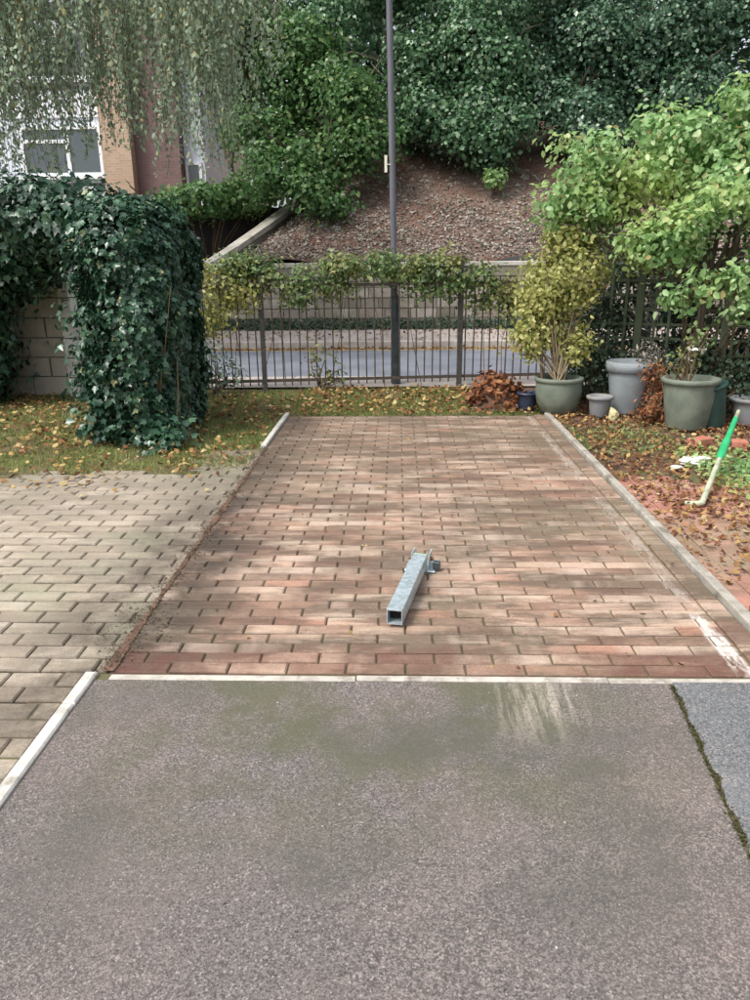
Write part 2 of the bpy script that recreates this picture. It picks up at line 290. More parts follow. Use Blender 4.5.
# ---------------------------------------------------------------- mesh helpers
class MB:
    def __init__(s): s.v = []; s.f = []; s.sm = []
    def add(s, vs, fs, smooth=False):
        o = len(s.v); s.v += [tuple(v) for v in vs]; s.f += [tuple(i+o for i in f) for f in fs]; s.sm += [smooth]*len(fs); return s
    def box(s, x0, x1, y0, y1, z0, z1, bev=0, mat=None):
        if bev:
            vs = []; b = bev
            for z, i in ((z0, 0), (z1-b, 0), (z1, b)):
                vs += [(x0+i, y0+i, z), (x1-i, y0+i, z), (x1-i, y1-i, z), (x0+i, y1-i, z)]
            fs = [(3,2,1,0), (8,9,10,11)]
            for k in (0, 4): fs += [(k+i, k+(i+1) % 4, k+4+(i+1) % 4, k+4+i) for i in range(4)]
        else:
            vs = [(x0,y0,z0),(x1,y0,z0),(x1,y1,z0),(x0,y1,z0),(x0,y0,z1),(x1,y0,z1),(x1,y1,z1),(x0,y1,z1)]
            fs = [(3,2,1,0),(4,5,6,7),(0,1,5,4),(1,2,6,5),(2,3,7,6),(3,0,4,7)]
        if mat is not None: vs = [mat @ Vector(v) for v in vs]
        return s.add(vs, fs)
    def tube(s, pts, rad, seg=8, cap=True, smooth=True):
        pts = [Vector(p) for p in pts]; n = len(pts)
        if not hasattr(rad, '__len__'): rad = [rad]*n
        vs = []; prev = None
        for i, p in enumerate(pts):
            d = (pts[min(i+1, n-1)] - pts[max(i-1, 0)]).normalized()
            a = (prev - d*prev.dot(d)) if prev is not None else d.orthogonal()
            a.normalize(); prev = a; b = d.cross(a)
            vs += [p + (a*cos(2*pi*k/seg) + b*sin(2*pi*k/seg))*rad[i] for k in range(seg)]
        fs = [(i*seg+k, i*seg+(k+1) % seg, (i+1)*seg+(k+1) % seg, (i+1)*seg+k) for i in range(n-1) for k in range(seg)]
        s.add(vs, fs, smooth)
        if cap: s.add([vs[k] for k in range(seg)][::-1], [tuple(range(seg))]); s.add(vs[-seg:], [tuple(range(seg))])
        return s
    def lathe(s, prof, c=(0,0,0), seg=28, smooth=True, wob=0):
        vs = []
        for r, z in prof:
            for k in range(seg):
                a = 2*pi*k/seg; rr = r*(1 + wob*sin(2*a+1))
                vs.append((c[0]+rr*cos(a), c[1]+rr*sin(a), c[2]+z))
        fs = [(i*seg+k, i*seg+(k+1) % seg, (i+1)*seg+(k+1) % seg, (i+1)*seg+k) for i in range(len(prof)-1) for k in range(seg)]
        return s.add(vs, fs, smooth)
    def mesh(s, name, m):
        me = bpy.data.meshes.new(name); me.from_pydata(s.v, [], s.f)
        me.polygons.foreach_set('use_smooth', s.sm); me.materials.append(m); me.update(); return me

def wloc(o):
    v = Vector((0,0,0))
    while o is not None: v += o.location; o = o.parent
    return v
def link(o, parent=None, label=None, kind=None, group=None, cat=None):
    COL.objects.link(o)
    if parent is not None: o.parent = parent
    for k, v in (('label', label), ('kind', kind), ('group', group), ('category', cat)):
        if v: o[k] = v
    return o
def part(name, mb, m, parent=None, **kw):           # mesh given in world coordinates (or thing-local when the thing is at 0)
    if parent is not None:
        p = wloc(parent); mb.v = [(x-p.x, y-p.y, z-p.z) for x, y, z in mb.v]
    return link(bpy.data.objects.new(name, mb.mesh(name, MT[m] if isinstance(m, str) else m)), parent, **kw)
def single(name, mb, m, label, cat, origin, group=None):
    mb.v = [(x-origin[0], y-origin[1], z-origin[2]) for x, y, z in mb.v]
    o = link(bpy.data.objects.new(name, mb.mesh(name, MT[m])), None, label, None, group, cat); o.location = origin; return o
def thing(name, label, cat, loc, group=None):
    o = bpy.data.objects.new(name, None); o.empty_display_size = .2; o.location = loc
    return link(o, None, label, None, group, cat)
def inst(name, me, parent, loc, rot=(0,0,0), sc=(1,1,1)):
    o = bpy.data.objects.new(name, me); COL.objects.link(o); o.parent = parent
    o.location = Vector(loc) - wloc(parent); o.rotation_euler = rot; o.scale = sc; return o
def copy_tree(o, parent=None):
    c = o.copy(); COL.objects.link(c); c.parent = parent
    for ch in [x for x in bpy.data.objects if x.parent == o and x is not c]: copy_tree(ch, c)
    return c

def rnoise(x, y, s=1., seed=0):
    return (np.sin(x*2.1*s+seed)*np.cos(y*2.7*s-seed) + np.sin(x*5.3*s+y*3.1*s+seed)*.5 + np.cos(x*9.1*s-y*7.7*s+seed)*.3)/1.8
def nrm(a): return a/np.maximum(np.linalg.norm(a, axis=1, keepdims=True), 1e-9)
def fold(pts): return pts
LEAF = {
 'quad': ([(0,0,0),(.42,.5,.12),(0,1,0),(-.42,.5,.12)], [(0,1,2),(0,2,3)]),
 'oval': ([(0,0,0),(.26,.22,.07),(.30,.62,.09),(0,1,-.05),(-.30,.62,.09),(-.26,.22,.07)], [(0,1,2,3),(0,3,4,5)]),
 'lance': ([(0,0,0),(.17,.4,.05),(0,1,0),(-.17,.4,.05)], [(0,1,2),(0,2,3)]),
 'ivy': ([(0,0,.0),(.30,-.10,.03),(.36,.16,.08),(.52,.42,.0),(.24,.52,.09),(0,1,-.06),(-.24,.52,.09),(-.52,.42,.0),(-.36,.16,.08),(-.30,-.10,.03)],
         [(0,1,2,3,4,5),(0,5,6,7,8,9)]),
 'lobed': ([(0,0,0),(.40,.08,.03),(.5,.5,.02),(.22,.55,.1),(0,1,-.08),(-.22,.55,.1),(-.5,.5,.02),(-.40,.08,.03)], [(0,1,2,3,4),(0,4,5,6,7)]),
 'curl': ([(0,0,.10),(.30,.25,-.02),(.32,.65,.02),(0,1,.22),(-.32,.65,.14),(-.30,.25,.16)], [(0,1,2,3),(0,3,4,5)]),
 'blade': ([(-.06,0,0),(.06,0,0),(.02,1,.12)], [(0,1,2)]),
}
def leaves(name, P, N, size, shape, m, parent=None, droop=0., jit=.6, U=None, **kw):
    n = len(P); T, F = LEAF[shape]; T = np.array(T, float); k = len(T)
    N = nrm(N + RNG.normal(size=(n,3))*jit)
    if U is None: U = RNG.normal(size=(n,3)); U[:,2] -= droop
    U = nrm(U - N*np.sum(U*N, axis=1, keepdims=True)); V = np.cross(U, N)
    sz = (size*RNG.uniform(.5, 1.3, n))[:,None,None]
    vs = P[:,None,:] + sz*(V[:,None,:]*T[None,:,0,None] + U[:,None,:]*T[None,:,1,None] + N[:,None,:]*T[None,:,2,None])
    if parent is not None: vs = vs - np.array(wloc(parent))
    vs = vs.reshape(-1,3)
    fl = [len(f) for f in F]; base = np.concatenate([np.array(f) for f in F])
    idx = (base[None,:] + (np.arange(n)*k)[:,None]).ravel()
    tot = np.tile(np.array(fl), n); st = np.concatenate([[0], np.cumsum(tot)[:-1]])
    me = bpy.data.meshes.new(name); me.vertices.add(len(vs)); me.vertices.foreach_set('co', vs.astype(np.float32).ravel())
    me.loops.add(len(idx)); me.loops.foreach_set('vertex_index', idx.astype(np.int32))
    me.polygons.add(len(tot)); me.polygons.foreach_set('loop_start', st.astype(np.int32)); me.polygons.foreach_set('loop_total', tot.astype(np.int32))
    me.update(calc_edges=True); me.materials.append(MT[m])
    return link(bpy.data.objects.new(name, me), parent, **kw)
def clumps(blobs, nc, per, rc, inner=.55, upw=.35, lo=-1., sub=0):
    B = np.array(blobs, float); wgt = (B[:,3]*B[:,4] + B[:,3]*B[:,5] + B[:,4]*B[:,5]); wgt /= wgt.sum()
    bi = RNG.choice(len(B), nc, p=wgt); d = nrm(RNG.normal(size=(nc,3)))
    r = RNG.uniform(inner, 1.08, nc)**.6
    if sub:                                          # lumpy crown: clumps sit on smaller boughs spread over each mass
        SC = []
        for q in B:
            dd = nrm(RNG.normal(size=(sub,3))); SC.append(q[None,:3] + dd*q[None,3:6]*RNG.uniform(.45,.85,(sub,1)))
        SC = np.array(SC); j = RNG.integers(0, sub, nc); e = nrm(RNG.normal(size=(nc,3)) + np.array([0,-.15,.45]))
        C = SC[bi,j] + e*B[bi,3:6]*RNG.uniform(.30,.46,(nc,1)); d = nrm(d*.3 + e)
    else: C = B[bi,:3] + d*B[bi,3:6]*r[:,None]
    sc = RNG.uniform(.6, 1.3, nc)
    off = RNG.normal(size=(nc,per,3))*rc*sc[:,None,None]*np.array([1,1,.6])
    P = (C[:,None,:] + off).reshape(-1,3)
    N = np.repeat(d, per, axis=0) + nrm(off.reshape(-1,3))*.5 + np.array([0,0,upw])
    k = P[:,2] > lo
    return P[k], N[k], C
def tree(name, label, base, blobs, nc, per, rc, size, shape, m, r0=.14, cat='tree', group=None, droop=.5, limbs=True, **k):
    t = thing(name, label, cat, base, group); b = Vector(base)
    P, N, C = clumps(blobs, nc, per, rc, **k)
    leaves('crown', P, N, size, shape, m, t, droop=droop)
    if limbs:
        mb = MB(); top = Vector(blobs[0][:3]); mid = b.lerp(top, .45) + Vector((.05, 0, .0))
        mb.tube([b - Vector((0,0,.1)), b.lerp(mid, .5), mid, mid.lerp(top, .6), top], [r0*1.25, r0, r0*.8, r0*.55, r0*.25], 8)
        part('trunk', mb, 'bark', t)
        mb = MB()
        for q in blobs:
            c = Vector(q[:3]); s0 = mid.lerp(top, .3)
            mb.tube([mid, s0.lerp(c, .45) + Vector((0,0,.1)), c], [r0*.6, r0*.4, r0*.12], 6)
            for _ in range(5):
                e = c + Vector([random.gauss(0,1)*q[3+i]*.6 for i in range(3)])
                mb.tube([mid.lerp(c, .6), mid.lerp(c,.8).lerp(e, .6), e], [r0*.28, r0*.18, r0*.05], 5)
        part('branches', mb, 'bark', t)
    return t

# ================================================================ THE SETTING
def sheet(name, xs, ys, z, m, kind='structure', parent=None):
    mb = MB().add([(xs[0],ys[0],z),(xs[1],ys[0],z),(xs[1],ys[1],z),(xs[0],ys[1],z)], [(0,1,2,3)])
    return part(name, mb, m, parent, kind=kind)
def hb(x, y):                                        # height of the bank behind the road
    s = np.interp(y, [15.5, 16.3, 17.6, 19, 22, 30, 60, 300], [1.42, 1.98, 2.85, 3.7, 5.0, 7.5, 11, 14])
    cz = np.interp(y, [15.5, 16.4, 17.2, 18, 18.6, 19.6, 22, 30], [1.20, 1.52, 2.0, 2.42, 2.75, 3.9, 5.0, 7.5])
    lx = np.interp(y, [15.5, 18.2], [-4.1, -2.45])   # west of the sloping wall the ground is lower
    e = np.clip((x - lx)/1.8, 0, 1); e = e*e*(3-2*e); s = cz*(1-e) + s*e
    f = np.clip((x - lx + .15)/.3, 0, 1)
    lowg = np.interp(y, [15.5, 22, 60, 300], [1.15, 1.4, 3., 14])
    return s*f + lowg*(1-f) + .07*np.sin(3.1*x+y)*np.cos(2.3*y-.7*x) * f * np.clip((x+3.2)/1.5, 0, 1)
g = MB()
ys = [-60, -8, 15.3]; 
g.add([(-300,-60,-.16),(300,-60,-.16),(300,15.6,-.16),(-300,15.6,-.16)], [(0,1,2,3)])
xs = np.concatenate([[-300,-60,-20,-10], np.arange(-7, 12.01, .3), [16,24,60,300]])
yy = np.concatenate([np.arange(15.6, 20, .25), [20.5,21,22,24,27,30,40,60,120,300]])
vs = [(x, y, float(hb(x, y))) for y in yy for x in xs]; nx = len(xs)
fs = [(j*nx+i, j*nx+i+1, (j+1)*nx+i+1, (j+1)*nx+i) for j in range(len(yy)-1) for i in range(nx-1)]
part('ground', g, 'ground', kind='structure')
part('earth_bank', MB().add(vs, fs, True), 'bank', kind='structure')
sheet('lawn_soil', (-12, 1.45), (5.0, 9.75), -.024, 'ground')
sheet('planting_bed', (1.48, 12), (-2, 9.75), -.018, 'soil')

# road beyond the railings
sheet('street_road', (-60, 60), (9.95, 14.25), -.10, 'road')
for y in (13.92, 14.08):
    sheet('yellow_line', (-40, 40), (y, y+.07), -.096, 'yellowline')
mb = MB().add([(-60,14.40,.03),(60,14.40,.03),(60,15.62,.20),(-60,15.62,.20)], [(0,1,2,3)])
part('far_pavement', mb, 'pavement', kind='structure')
sheet('near_pavement', (-60, 60), (9.1, 9.82), .004, 'pavement')
for nm, y0, y1, z1 in (('far_kerb', 14.25, 14.40, .035), ('near_kerb', 9.82, 9.95, .014)):
    root = part(nm, MB().box(-60, 60, y0+.01, y1-.01, -.15, z1-.012), 'mortar', kind='structure')
    me = MB().box(-.452, .452, -(y1-y0)/2, (y1-y0)/2, -.15, 0, .01).mesh('kerb_stone', MT['kerb'])
    for i in range(-8, 10): inst('kerb_stone', me, root, (i*.915, (y0+y1)/2, z1+random.uniform(-.003, .003)))

# block paving: pavers laid one by one
def half(s): return s/2
def paver_mesh(w_, l_, m): return MB().box(-w_/2, w_/2, -l_/2, l_/2, -.05, 0, .006).mesh('paver', MT[m])
def pix(p):
    d = Vector(p) - Vector((0,0,CAM_H)); z = d.dot(fw)
    if z < .1: return None
    return (375 + 751*d.dot(r2)/z, 500 - 751*d.dot(u2)/z, z)
def lay(root, blocks, m, limit=300):
    """blocks: (x, y, w, l); nearest ones in view become objects, the rest one joined part"""
    def key(b):
        q = pix((b[0], b[1], 0))
        if q is None or not (-30 < q[0] < 780 and q[1] < 1030): return 1e3 + abs(b[0]) + abs(b[1])
        return q[2]
    blocks = sorted(blocks, key=key); cache = {}
    for (x, y, w_, l_) in blocks[:limit]:
        kk = (round(w_, 3), round(l_, 3))
        if kk not in cache: cache[kk] = paver_mesh(*kk, m)
        inst('paver', cache[kk], root, (x, y, random.uniform(-.0025, .002)), (random.gauss(0,.006), random.gauss(0,.004), random.gauss(0,.006)))
    mb = MB()
    for (x, y, w_, l_) in blocks[limit:]:
        mt_ = Matrix.Translation((x, y, random.uniform(-.0025, .002))) @ Matrix.Rotation(random.gauss(0,.006), 4, 'X') @ Matrix.Rotation(random.gauss(0,.006), 4, 'Z')
        mb.box(-w_/2, w_/2, -l_/2, l_/2, -.03, 0, .006, mt_)
    if mb.v: part('paver', mb, m, root, kind='stuff')
def rows(x0, x1, y0, y1, pitch=.1016, L=.2016):
    gy = .0095 if pitch > .09 else .0065
    out = []; y = y0 + pitch/2; k = 0
    while y < y1 - pitch/2 + .001:
        x = x0 - (L/2 if k % 2 else 0)
        while x < x1 - .02:
            a, b = max(x, x0), min(x + L, x1)
            if b - a > .04: out.append(((a+b)/2, y, b-a-.007, pitch-gy))
            x += L
        y += pitch; k += 1
    return out
bay = sheet('bay_paving', (-1.09, 1.43), (2.43, 7.37), -.0105, 'joint')
bl = rows(-1.085, 1.325, 2.45, 7.36, .078, .2225)
y = 2.45
while y < 7.2: bl.append((1.378, y+.11, .096, .2155)); y += .2225
lay(bay, bl, 'bay_paver')
def edge_l(y): return -1.14 if y < 2.6 else -1.09
left = sheet('driveway_paving', (-9, -1.10), (-6, 5.25), -.013, 'joint')
bl = rows(-8, -1.165, -3.646, 2.45) + rows(-8, -1.09, 2.45, 5.42)
pass
bl += [b for b in rows(-1.9, -1.09, 5.4, 5.95) if random.random() < .95]
bl = [b for b in bl if b[0] > -1.5 or b[1] < 5.22 + .2*float(rnoise(b[0]*1.7, b[0]*0+1., 1.2, 1.))]
lay(left, bl, 'tan_paver')
redp = sheet('red_path', (1.485, 2.75), (.6, 5.3), -.0125, 'joint')
bl = []
for i in range(12):
    x = 1.54 + i*.1016; y = .6 - (.1 if i % 2 else 0)
    while y < 5.0 - .02*i:
        bl.append((x, y+.1, .096, .196)); y += .2016
lay(redp, bl, 'red_paver', 220)

# dirt and moss washed into the ragged join between the two pavings
vs = []; ysb = np.linspace(2.45, 6.0, 260)
for i, y in enumerate(ysb):
    k = max(0, sin(3.1*y+.6)*.5+sin(7.7*y)*.35+sin(23*y)*.2+.35)*np.interp(y, [2.45,3.2,6], [1.4,1,.8])
    a = .004 + .010*k + random.uniform(0,.012); b = .003 + .010*k + random.uniform(0,.010)
    vs += [(-1.088-a, y, .0032), (-1.088+b, y, .0032)]
part('boundary_dirt', MB().add(vs, [(2*i, 2*i+1, 2*i+3, 2*i+2) for i in range(259)]), 'soil', kind='structure')
# asphalt apron
mb = MB().add([(-1.118,-12,-.004),(.89,-12,-.004),(.89,1.59,-.004),(.97,2.399,-.004),(-1.118,2.399,-.004)], [(0,1,2,3,4)])
part('asphalt_drive', mb, 'asphalt', kind='structure')
n = 60; vs = []
for i in range(n+1):
    y = -12 + 14.399*i/n if i < 12 else 0
ysm = [-12, -4, 0] + list(np.linspace(.3, 2.399, 90))
vs = []
for y in ysm:
    bx = np.interp(y, [-12, 1.59, 2.4], [.86, .905, .985]) + .006*sin(31*y) + .004*sin(77*y+1) + random.uniform(-.002, .002)
    vs += [(bx, y, -.004), (bx+.006, y, .003), (8, y, .003)]
fs = []
for i in range(len(ysm)-1):
    o = i*3; fs += [(o, o+1, o+4, o+3), (o+1, o+2, o+5, o+4)]
part('asphalt_patch', MB().add(vs, fs), 'asphalt_new', kind='structure')
mb = MB().add([(x, y, -.0085) for x, y in ((-1.3,-12),(8,-12),(8,2.45),(-1.3,2.45))], [(0,1,2,3)])
part('drive_base', mb, 'joint', kind='structure')
# moss tufts along the seam
P = []; 
for i in range(1500):
    y = random.uniform(.8, 2.39); P.append((np.interp(y, [1.59, 2.4], [.905, .985])+random.gauss(-.006, .007), y, -.003))
P = np.array(P); leaves('seam_moss', P, np.tile([0,0,1.], (len(P),1)), .009, 'quad', 'moss', None, kind='stuff')

# kerb edgings: each stone a piece
def edging(name, x0, x1, y0, y1, axis, m, z, L=.914, wob=.003):
    cx, cy = (x0+x1)/2, (y0+y1)/2
    root = part(name, MB().box(x0+.004, x1-.004, y0, y1, -.12, z-.012), 'mortar', kind='structure')
    a, b = (x0, x1) if axis == 'x' else (y0, y1); p = a
    while p < b - .01:
        q = min(p+L, b); d = (q-p)/2 - .002
        if axis == 'x': me = MB().box(-d, d, -(y1-y0)/2, (y1-y0)/2, -.12, 0, .004)
        else: me = MB().box(-(x1-x0)/2, (x1-x0)/2, -d, d, -.12, 0, .006)
        me = me.mesh('kerb_stone', MT[m]); c = (p+q)/2
        inst('kerb_stone', me, root, ((c, cy) if axis == 'x' else (cx, c)) + (z+random.uniform(-wob, wob),), (0, 0, random.gauss(0, .002)))
        p = q
edging('front_edging', -1.07, 7.5, 2.402, 2.434, 'x', 'edging_front', .001)
edging('right_edging', 1.432, 1.482, 2.45, 7.36, 'y', 'edging_dirty', .028)
edging('left_edging', -1.165, -1.119, -6.0, 2.437, 'y', 'edging_white', .010)
edging('far_left_edging', -1.138, -1.092, 6.0, 7.40, 'y', 'edging', .022)

# retaining wall across the road: stones one by one
wall = thing('retaining_wall', 'long low grey brown stone wall at the foot of the leafy bank across the road', 'wall', (0, 15.6, 0))
mb = MB().box(-40, 40, 15.6, 15.95, 0, 1.36); part('wall_core', mb, 'mortar', wall)
sc = {}
x = -6.2; kk = 0
for r_ in range(6):
    x = -6.2 + (r_ % 2)*.2; z0 = .16 + r_*.2
    while x < 7.4:
        L = random.choice([.36, .44, .52]); q = x+L
        key = L
        if key not in sc: sc[key] = MB().box(-L/2+.008, L/2-.008, -.03, .05, -.092, .092).mesh('stone', MT['stone'])
        inst('stone', sc[key], wall, ((x+q)/2, 15.58+random.uniform(-.012, .012), z0+.1), (random.gauss(0,.02), 0, random.gauss(0,.01)))
        x = q
me = MB().box(-.445, .445, -.2, .2, 0, .08, .015).mesh('coping_stone', MT['coping'])
for i in range(-7, 9): inst('coping_stone', me, wall, (i*.9+.2, 15.72, 1.36), (0,0,random.gauss(0,.004)))
# sloping wall that climbs the bank
sw = thing('sloping_wall', 'pale coped wall climbing the bank beside the dark board fence', 'wall', (-4.0, 15.6, 0))
pth = [(-4.35,15.62,1.28),(-4.0,15.75,1.34),(-3.45,16.4,1.74),(-2.9,17.2,2.2),(-2.45,18.0,2.62),(-2.2,18.6,2.9)]
mb = MB(); ex = MB()
for a, b in zip(pth[:-1], pth[1:]):
    a, b = Vector(a), Vector(b); d = (b-a); nrm_ = Vector((d.y, -d.x, 0)).normalized()*.11
    vs = [a-nrm_, a+nrm_, b+nrm_, b-nrm_]; lo = [Vector((v.x, v.y, .2)) for v in vs]
    mb.add([*lo, *[v - Vector((0,0,.06)) for v in vs]], [(0,1,5,4),(1,2,6,5),(2,3,7,6),(3,0,4,7),(4,5,6,7)])
    n2 = nrm_*1.5; vs = [a-n2, a+n2, b+n2, b-n2]
    ex2 = MB().add([*[v-Vector((0,0,.06)) for v in vs], *[v+Vector((0,0,.05)) for v in vs]], [(3,2,1,0),(4,5,6,7),(0,1,5,4),(1,2,6,5),(2,3,7,6),(3,0,4,7)])
    part('coping_stone', ex2, 'coping', sw)
part('wall_body', mb, 'stone', sw)
# dark close-boarded fence
bf = thing('board_fence', 'dark stained close board fence above the pale sloping wall', 'fence', (-4.5, 16.4, 1.2))
me = MB().box(-.072, .072, -.012, .012, 0, 1.0).mesh('board', MT['darkboard'])
A, B = Vector((-7.6, 16.2)), Vector((-2.5, 18.5)); nb = 41; ang = math.atan2(B.y-A.y, B.x-A.x)
for i in range(nb):
    f = (i+.5)/nb; p = A.lerp(B, f); zb = 1.12 + max(0, f-.6)*3.0
    inst('board', me, bf, (p.x, p.y, zb), (0,0,ang+random.gauss(0,.02)), (1,1,2.62+random.uniform(-.015,.015)-zb+.05))
mb = MB()
for zz in (1.45, 2.4): mb.tube([(A.x, A.y+.05, zz), (B.x, B.y+.05, zz+.1)], .03, 4)
part('rail', mb, 'darkboard', bf)

# litter on the bank, verge at the foot of the far wall
n = 38000; X = RNG.uniform(-4.2, 8.5, n); Y = 15.62 + 4.4*RNG.random(n)**1.25
keep = (RNG.random(n) < np.interp(Y, [15.6, 16.9, 17.7, 20], [1, .95, .22, .05])) & (X > np.interp(Y, [15.5,18.2], [-3.95,-2.3]))
X, Y = X[keep], Y[keep]
P = np.stack([X, Y, hb(X, Y) + .01 + .03*RNG.random(len(X))], 1)
leaves('bank_leaf_litter', P, np.tile([0,-.3,1.], (len(P),1)), .048, 'curl', 'litter', None, jit=.45, kind='stuff')
mb = MB()
for i in range(1500):
    x = random.uniform(-3.8, 8); y = 15.7 + 3.0*random.random()**1.2; s_ = random.uniform(.02, .06)
    if x < np.interp(y, [15.5,18.2], [-3.9,-2.2]): continue
    c = Vector((x, y, float(hb(x, y))+s_*.3)); q = [Vector((random.gauss(0,1), random.gauss(0,1), random.gauss(0,.7))).normalized()*s_ for _ in range(6)]
    a = [c+Vector((s_,0,0)), c+Vector((0,s_*.8,0)), c+Vector((-s_*1.1,0,0)), c+Vector((0,-s_*.9,0)), c+Vector((0,0,s_*.8)), c-Vector((0,0,s_))]
    a = [v + Vector([random.uniform(-.3,.3)*s_ for _ in range(3)]) for v in a]
    mb.add(a, [(0,1,4),(1,2,4),(2,3,4),(3,0,4),(1,0,5),(2,1,5),(3,2,5),(0,3,5)])
part('bank_stones', mb, 'stone', kind='stuff')
n = 5000; X = RNG.uniform(-3.2, 8, n); Y = RNG.uniform(15.7, 18, n); k = rnoise(X, Y*1.6, 1.1, 5.) > .25; X, Y = X[k], Y[k]
P = np.stack([X, Y, hb(X, Y) + .02 + .05*RNG.random(len(X))], 1)
leaves('bank_weeds', P, np.tile([0,-.4,1.], (len(P),1)), .05, 'oval', 'greyleaf2', None, kind='stuff')
n = 14000; X = RNG.uniform(-9, 9, n); Y = 15.5 - .22*RNG.random(n)**1.5
P = np.stack([X, Y, .17+.22*RNG.random(n)*np.clip((Y-15.2)/.3,0,1)], 1)
leaves('wall_foot_verge', P, np.tile([0,-.6,.6], (n,1)), .055, 'quad', 'darkhedge', None, kind='stuff')
n = 2600; X = RNG.uniform(-7, 7, n); Y = np.where(RNG.random(n) < .6, RNG.uniform(14.05, 14.24, n), RNG.uniform(14.4, 15.3, n))
P = np.stack([X, Y, np.where(Y < 14.25, -.088, .05 + (Y-14.4)*.139)], 1)
leaves('gutter_leaves', P, np.tile([0,0,1.], (n,1)), .06, 'curl', 'dead', None, jit=.3, kind='stuff')

# ================================================================ GRASS AND FALLEN LEAVES
def lawn(n, x0, x1, y0, y1, hgt, edge=None):
    X = RNG.uniform(x0, x1, n); Y = RNG.uniform(y0, y1, n)
    k = rnoise(X, Y, 1.3, 2.) > -.45 + .3*RNG.normal(size=n)
    if edge is not None: k &= Y > edge(X) + .09*RNG.normal(size=n)
    X, Y = X[k], Y[k]; return np.stack([X, Y, np.full(len(X), -.02)], 1)
edge = lambda X: 5.10 + .22*rnoise(X, X*0, 1.2, 1.) + np.where(X > -2.0, .35*(X+2.0), 0)
Pa = lawn(60000, -6.2, -1.15, 4.9, 8.9, .05, edge); Pb = lawn(22000, -1.14, 1.4, 7.40, 9.05, .05)
Pc = lawn(6000, -1.6, -1.13, 5.4, 6.6, .05)
P = np.concatenate([Pa, Pb, Pc]); U = RNG.normal(size=(len(P),3))*.45 + np.array([0,0,1.])
leaves('lawn_grass', P, RNG.normal(size=(len(P),3)), .055, 'blade', 'grass', None, U=U, jit=0, kind='stuff')
def scatter(name, n, x0, x1, y0, y1, dens, size, m, z=.006, jit=.35, shape='curl'):
    X = RNG.uniform(x0, x1, n); Y = RNG.uniform(y0, y1, n); k = RNG.random(n) < dens(X, Y); X, Y = X[k], Y[k]
    P = np.stack([X, Y, z + .02*RNG.random(len(X))**2], 1)
    return leaves(name, P, np.tile([0,0,1.], (len(P),1)), size, shape, m, None, jit=jit, kind='stuff')
scatter('fallen_leaves', 10500, -6, -1.15, 4.3, 8.6, lambda X, Y: np.where(Y < 5.3, np.clip((Y-4.3)/1.0, 0, 1)**1.6*.55*np.clip(.3-.5*(X+1.3),.25,1), .55)*(.35+.65*(rnoise(X,Y,1.1,4)>-.1)), .05, 'dead', .01)
scatter('lawn_edge_leaves', 2200, -1.14, 1.42, 7.3, 9.0, lambda X, Y: np.where(Y > 7.42, .65, .5), .05, 'dead', .02)
scatter('boundary_grit', 52000, -1.4, -.8, 2.44, 6.0, lambda X, Y: np.exp(-np.abs((X+1.09)/(.03+.05*np.clip(.35+rnoise(Y*2,Y,1.,2.),0,1)*np.interp(Y,[2.4,3,6],[1.7,1,.9])))**1.4)*np.clip(.45+rnoise(X*6,Y*5,1.3,4.)*.7,.12,1), .009, 'soil_bit', .0, .4, 'quad')
scatter('bay_debris', 420, -1.1, 1.42, 2.46, 7.4, lambda X, Y: np.clip(.25 + .12*(np.abs(X-.15)**3) , 0, 1), .022, 'dead', .002)
scatter('bed_leaf_litter', 17000, 1.49, 5, 2.0, 8.6, lambda X, Y: np.clip((Y-2.6)/1.6, .05, 1)*np.clip((X-1.42)*2.4+.0+(Y-3)*.25, .08, 1)*np.where(rnoise(X,Y,1.6,3)>-.35, .9, .35), .038, 'dead', .006, .5)
scatter('bed_twig_litter', 6500, 1.49, 5, 2.2, 8.6, lambda X, Y: np.clip((Y-2.6)/1.3, .1, .9), .045, 'deadred', .004, .5, 'lance')
scatter('drive_grit', 900, -1.0, 2, .6, 2.38, lambda X, Y: .5+0*X, .008, 'litter', -.001, .3, 'quad')
# weeds in the bed
X = RNG.normal(2.55, .35, 1500); Y = RNG.normal(5.1, .35, 1500)
P = np.stack([X, Y, .01+.05*RNG.random(1500)], 1)
P = P[P[:,0] > 2.1]
leaves('bed_weeds', P, np.tile([0,0,1.], (len(P),1)), .045, 'oval', 'bright', None, kind='stuff')
X = RNG.normal(1.95, .3, 900); Y = RNG.normal(6.2, .35, 900)
P = np.stack([np.maximum(X, 1.52), Y, .01+.03*RNG.random(900)], 1)
leaves('bed_moss', P, np.tile([0,0,1.], (len(P),1)), .03, 'oval', 'climber', None, kind='stuff')

# ================================================================ RAILINGS AND LAMP POST
rf = thing('railing_fence', 'black metal bar railings along the back of the parking bay, overgrown along the top', 'railings', (0, 9.05, 0))
fx = lambda x: 8.85 + (x+1.58)*.13
fa = math.atan(.13)
me = MB().tube([(0,0,.06),(0,0,1.28)], .0085, 6).mesh('bar', MT['iron_bar'])
x = -4.3
while x < 3.6:
    if x < -3.3: x += .098; continue
    if min(abs(x-p) for p in (-9,-1.58,.73,3.04)) > .04:
        inst('bar', me, rf, (x, fx(x), 0), (random.gauss(0,.006), random.gauss(0,.006), 0))
    x += .098
me = MB().box(-.028,.028,-.028,.028,-.05,1.5,.006).mesh('post', MT['iron'])
for x in (-1.58,.73,3.04): inst('post', me, rf, (x, fx(x), 0), (0,0,fa))
for z in (.12, 1.2):
    mb = MB().box(-3.3, 3.95, -.006, .006, z-.018, z+.018, 0, Matrix.Translation((0, fx(0)+.001, 0)) @ Matrix.Rotation(fa, 4, 'Z'))
    part('rail', mb, 'iron_bar', rf)

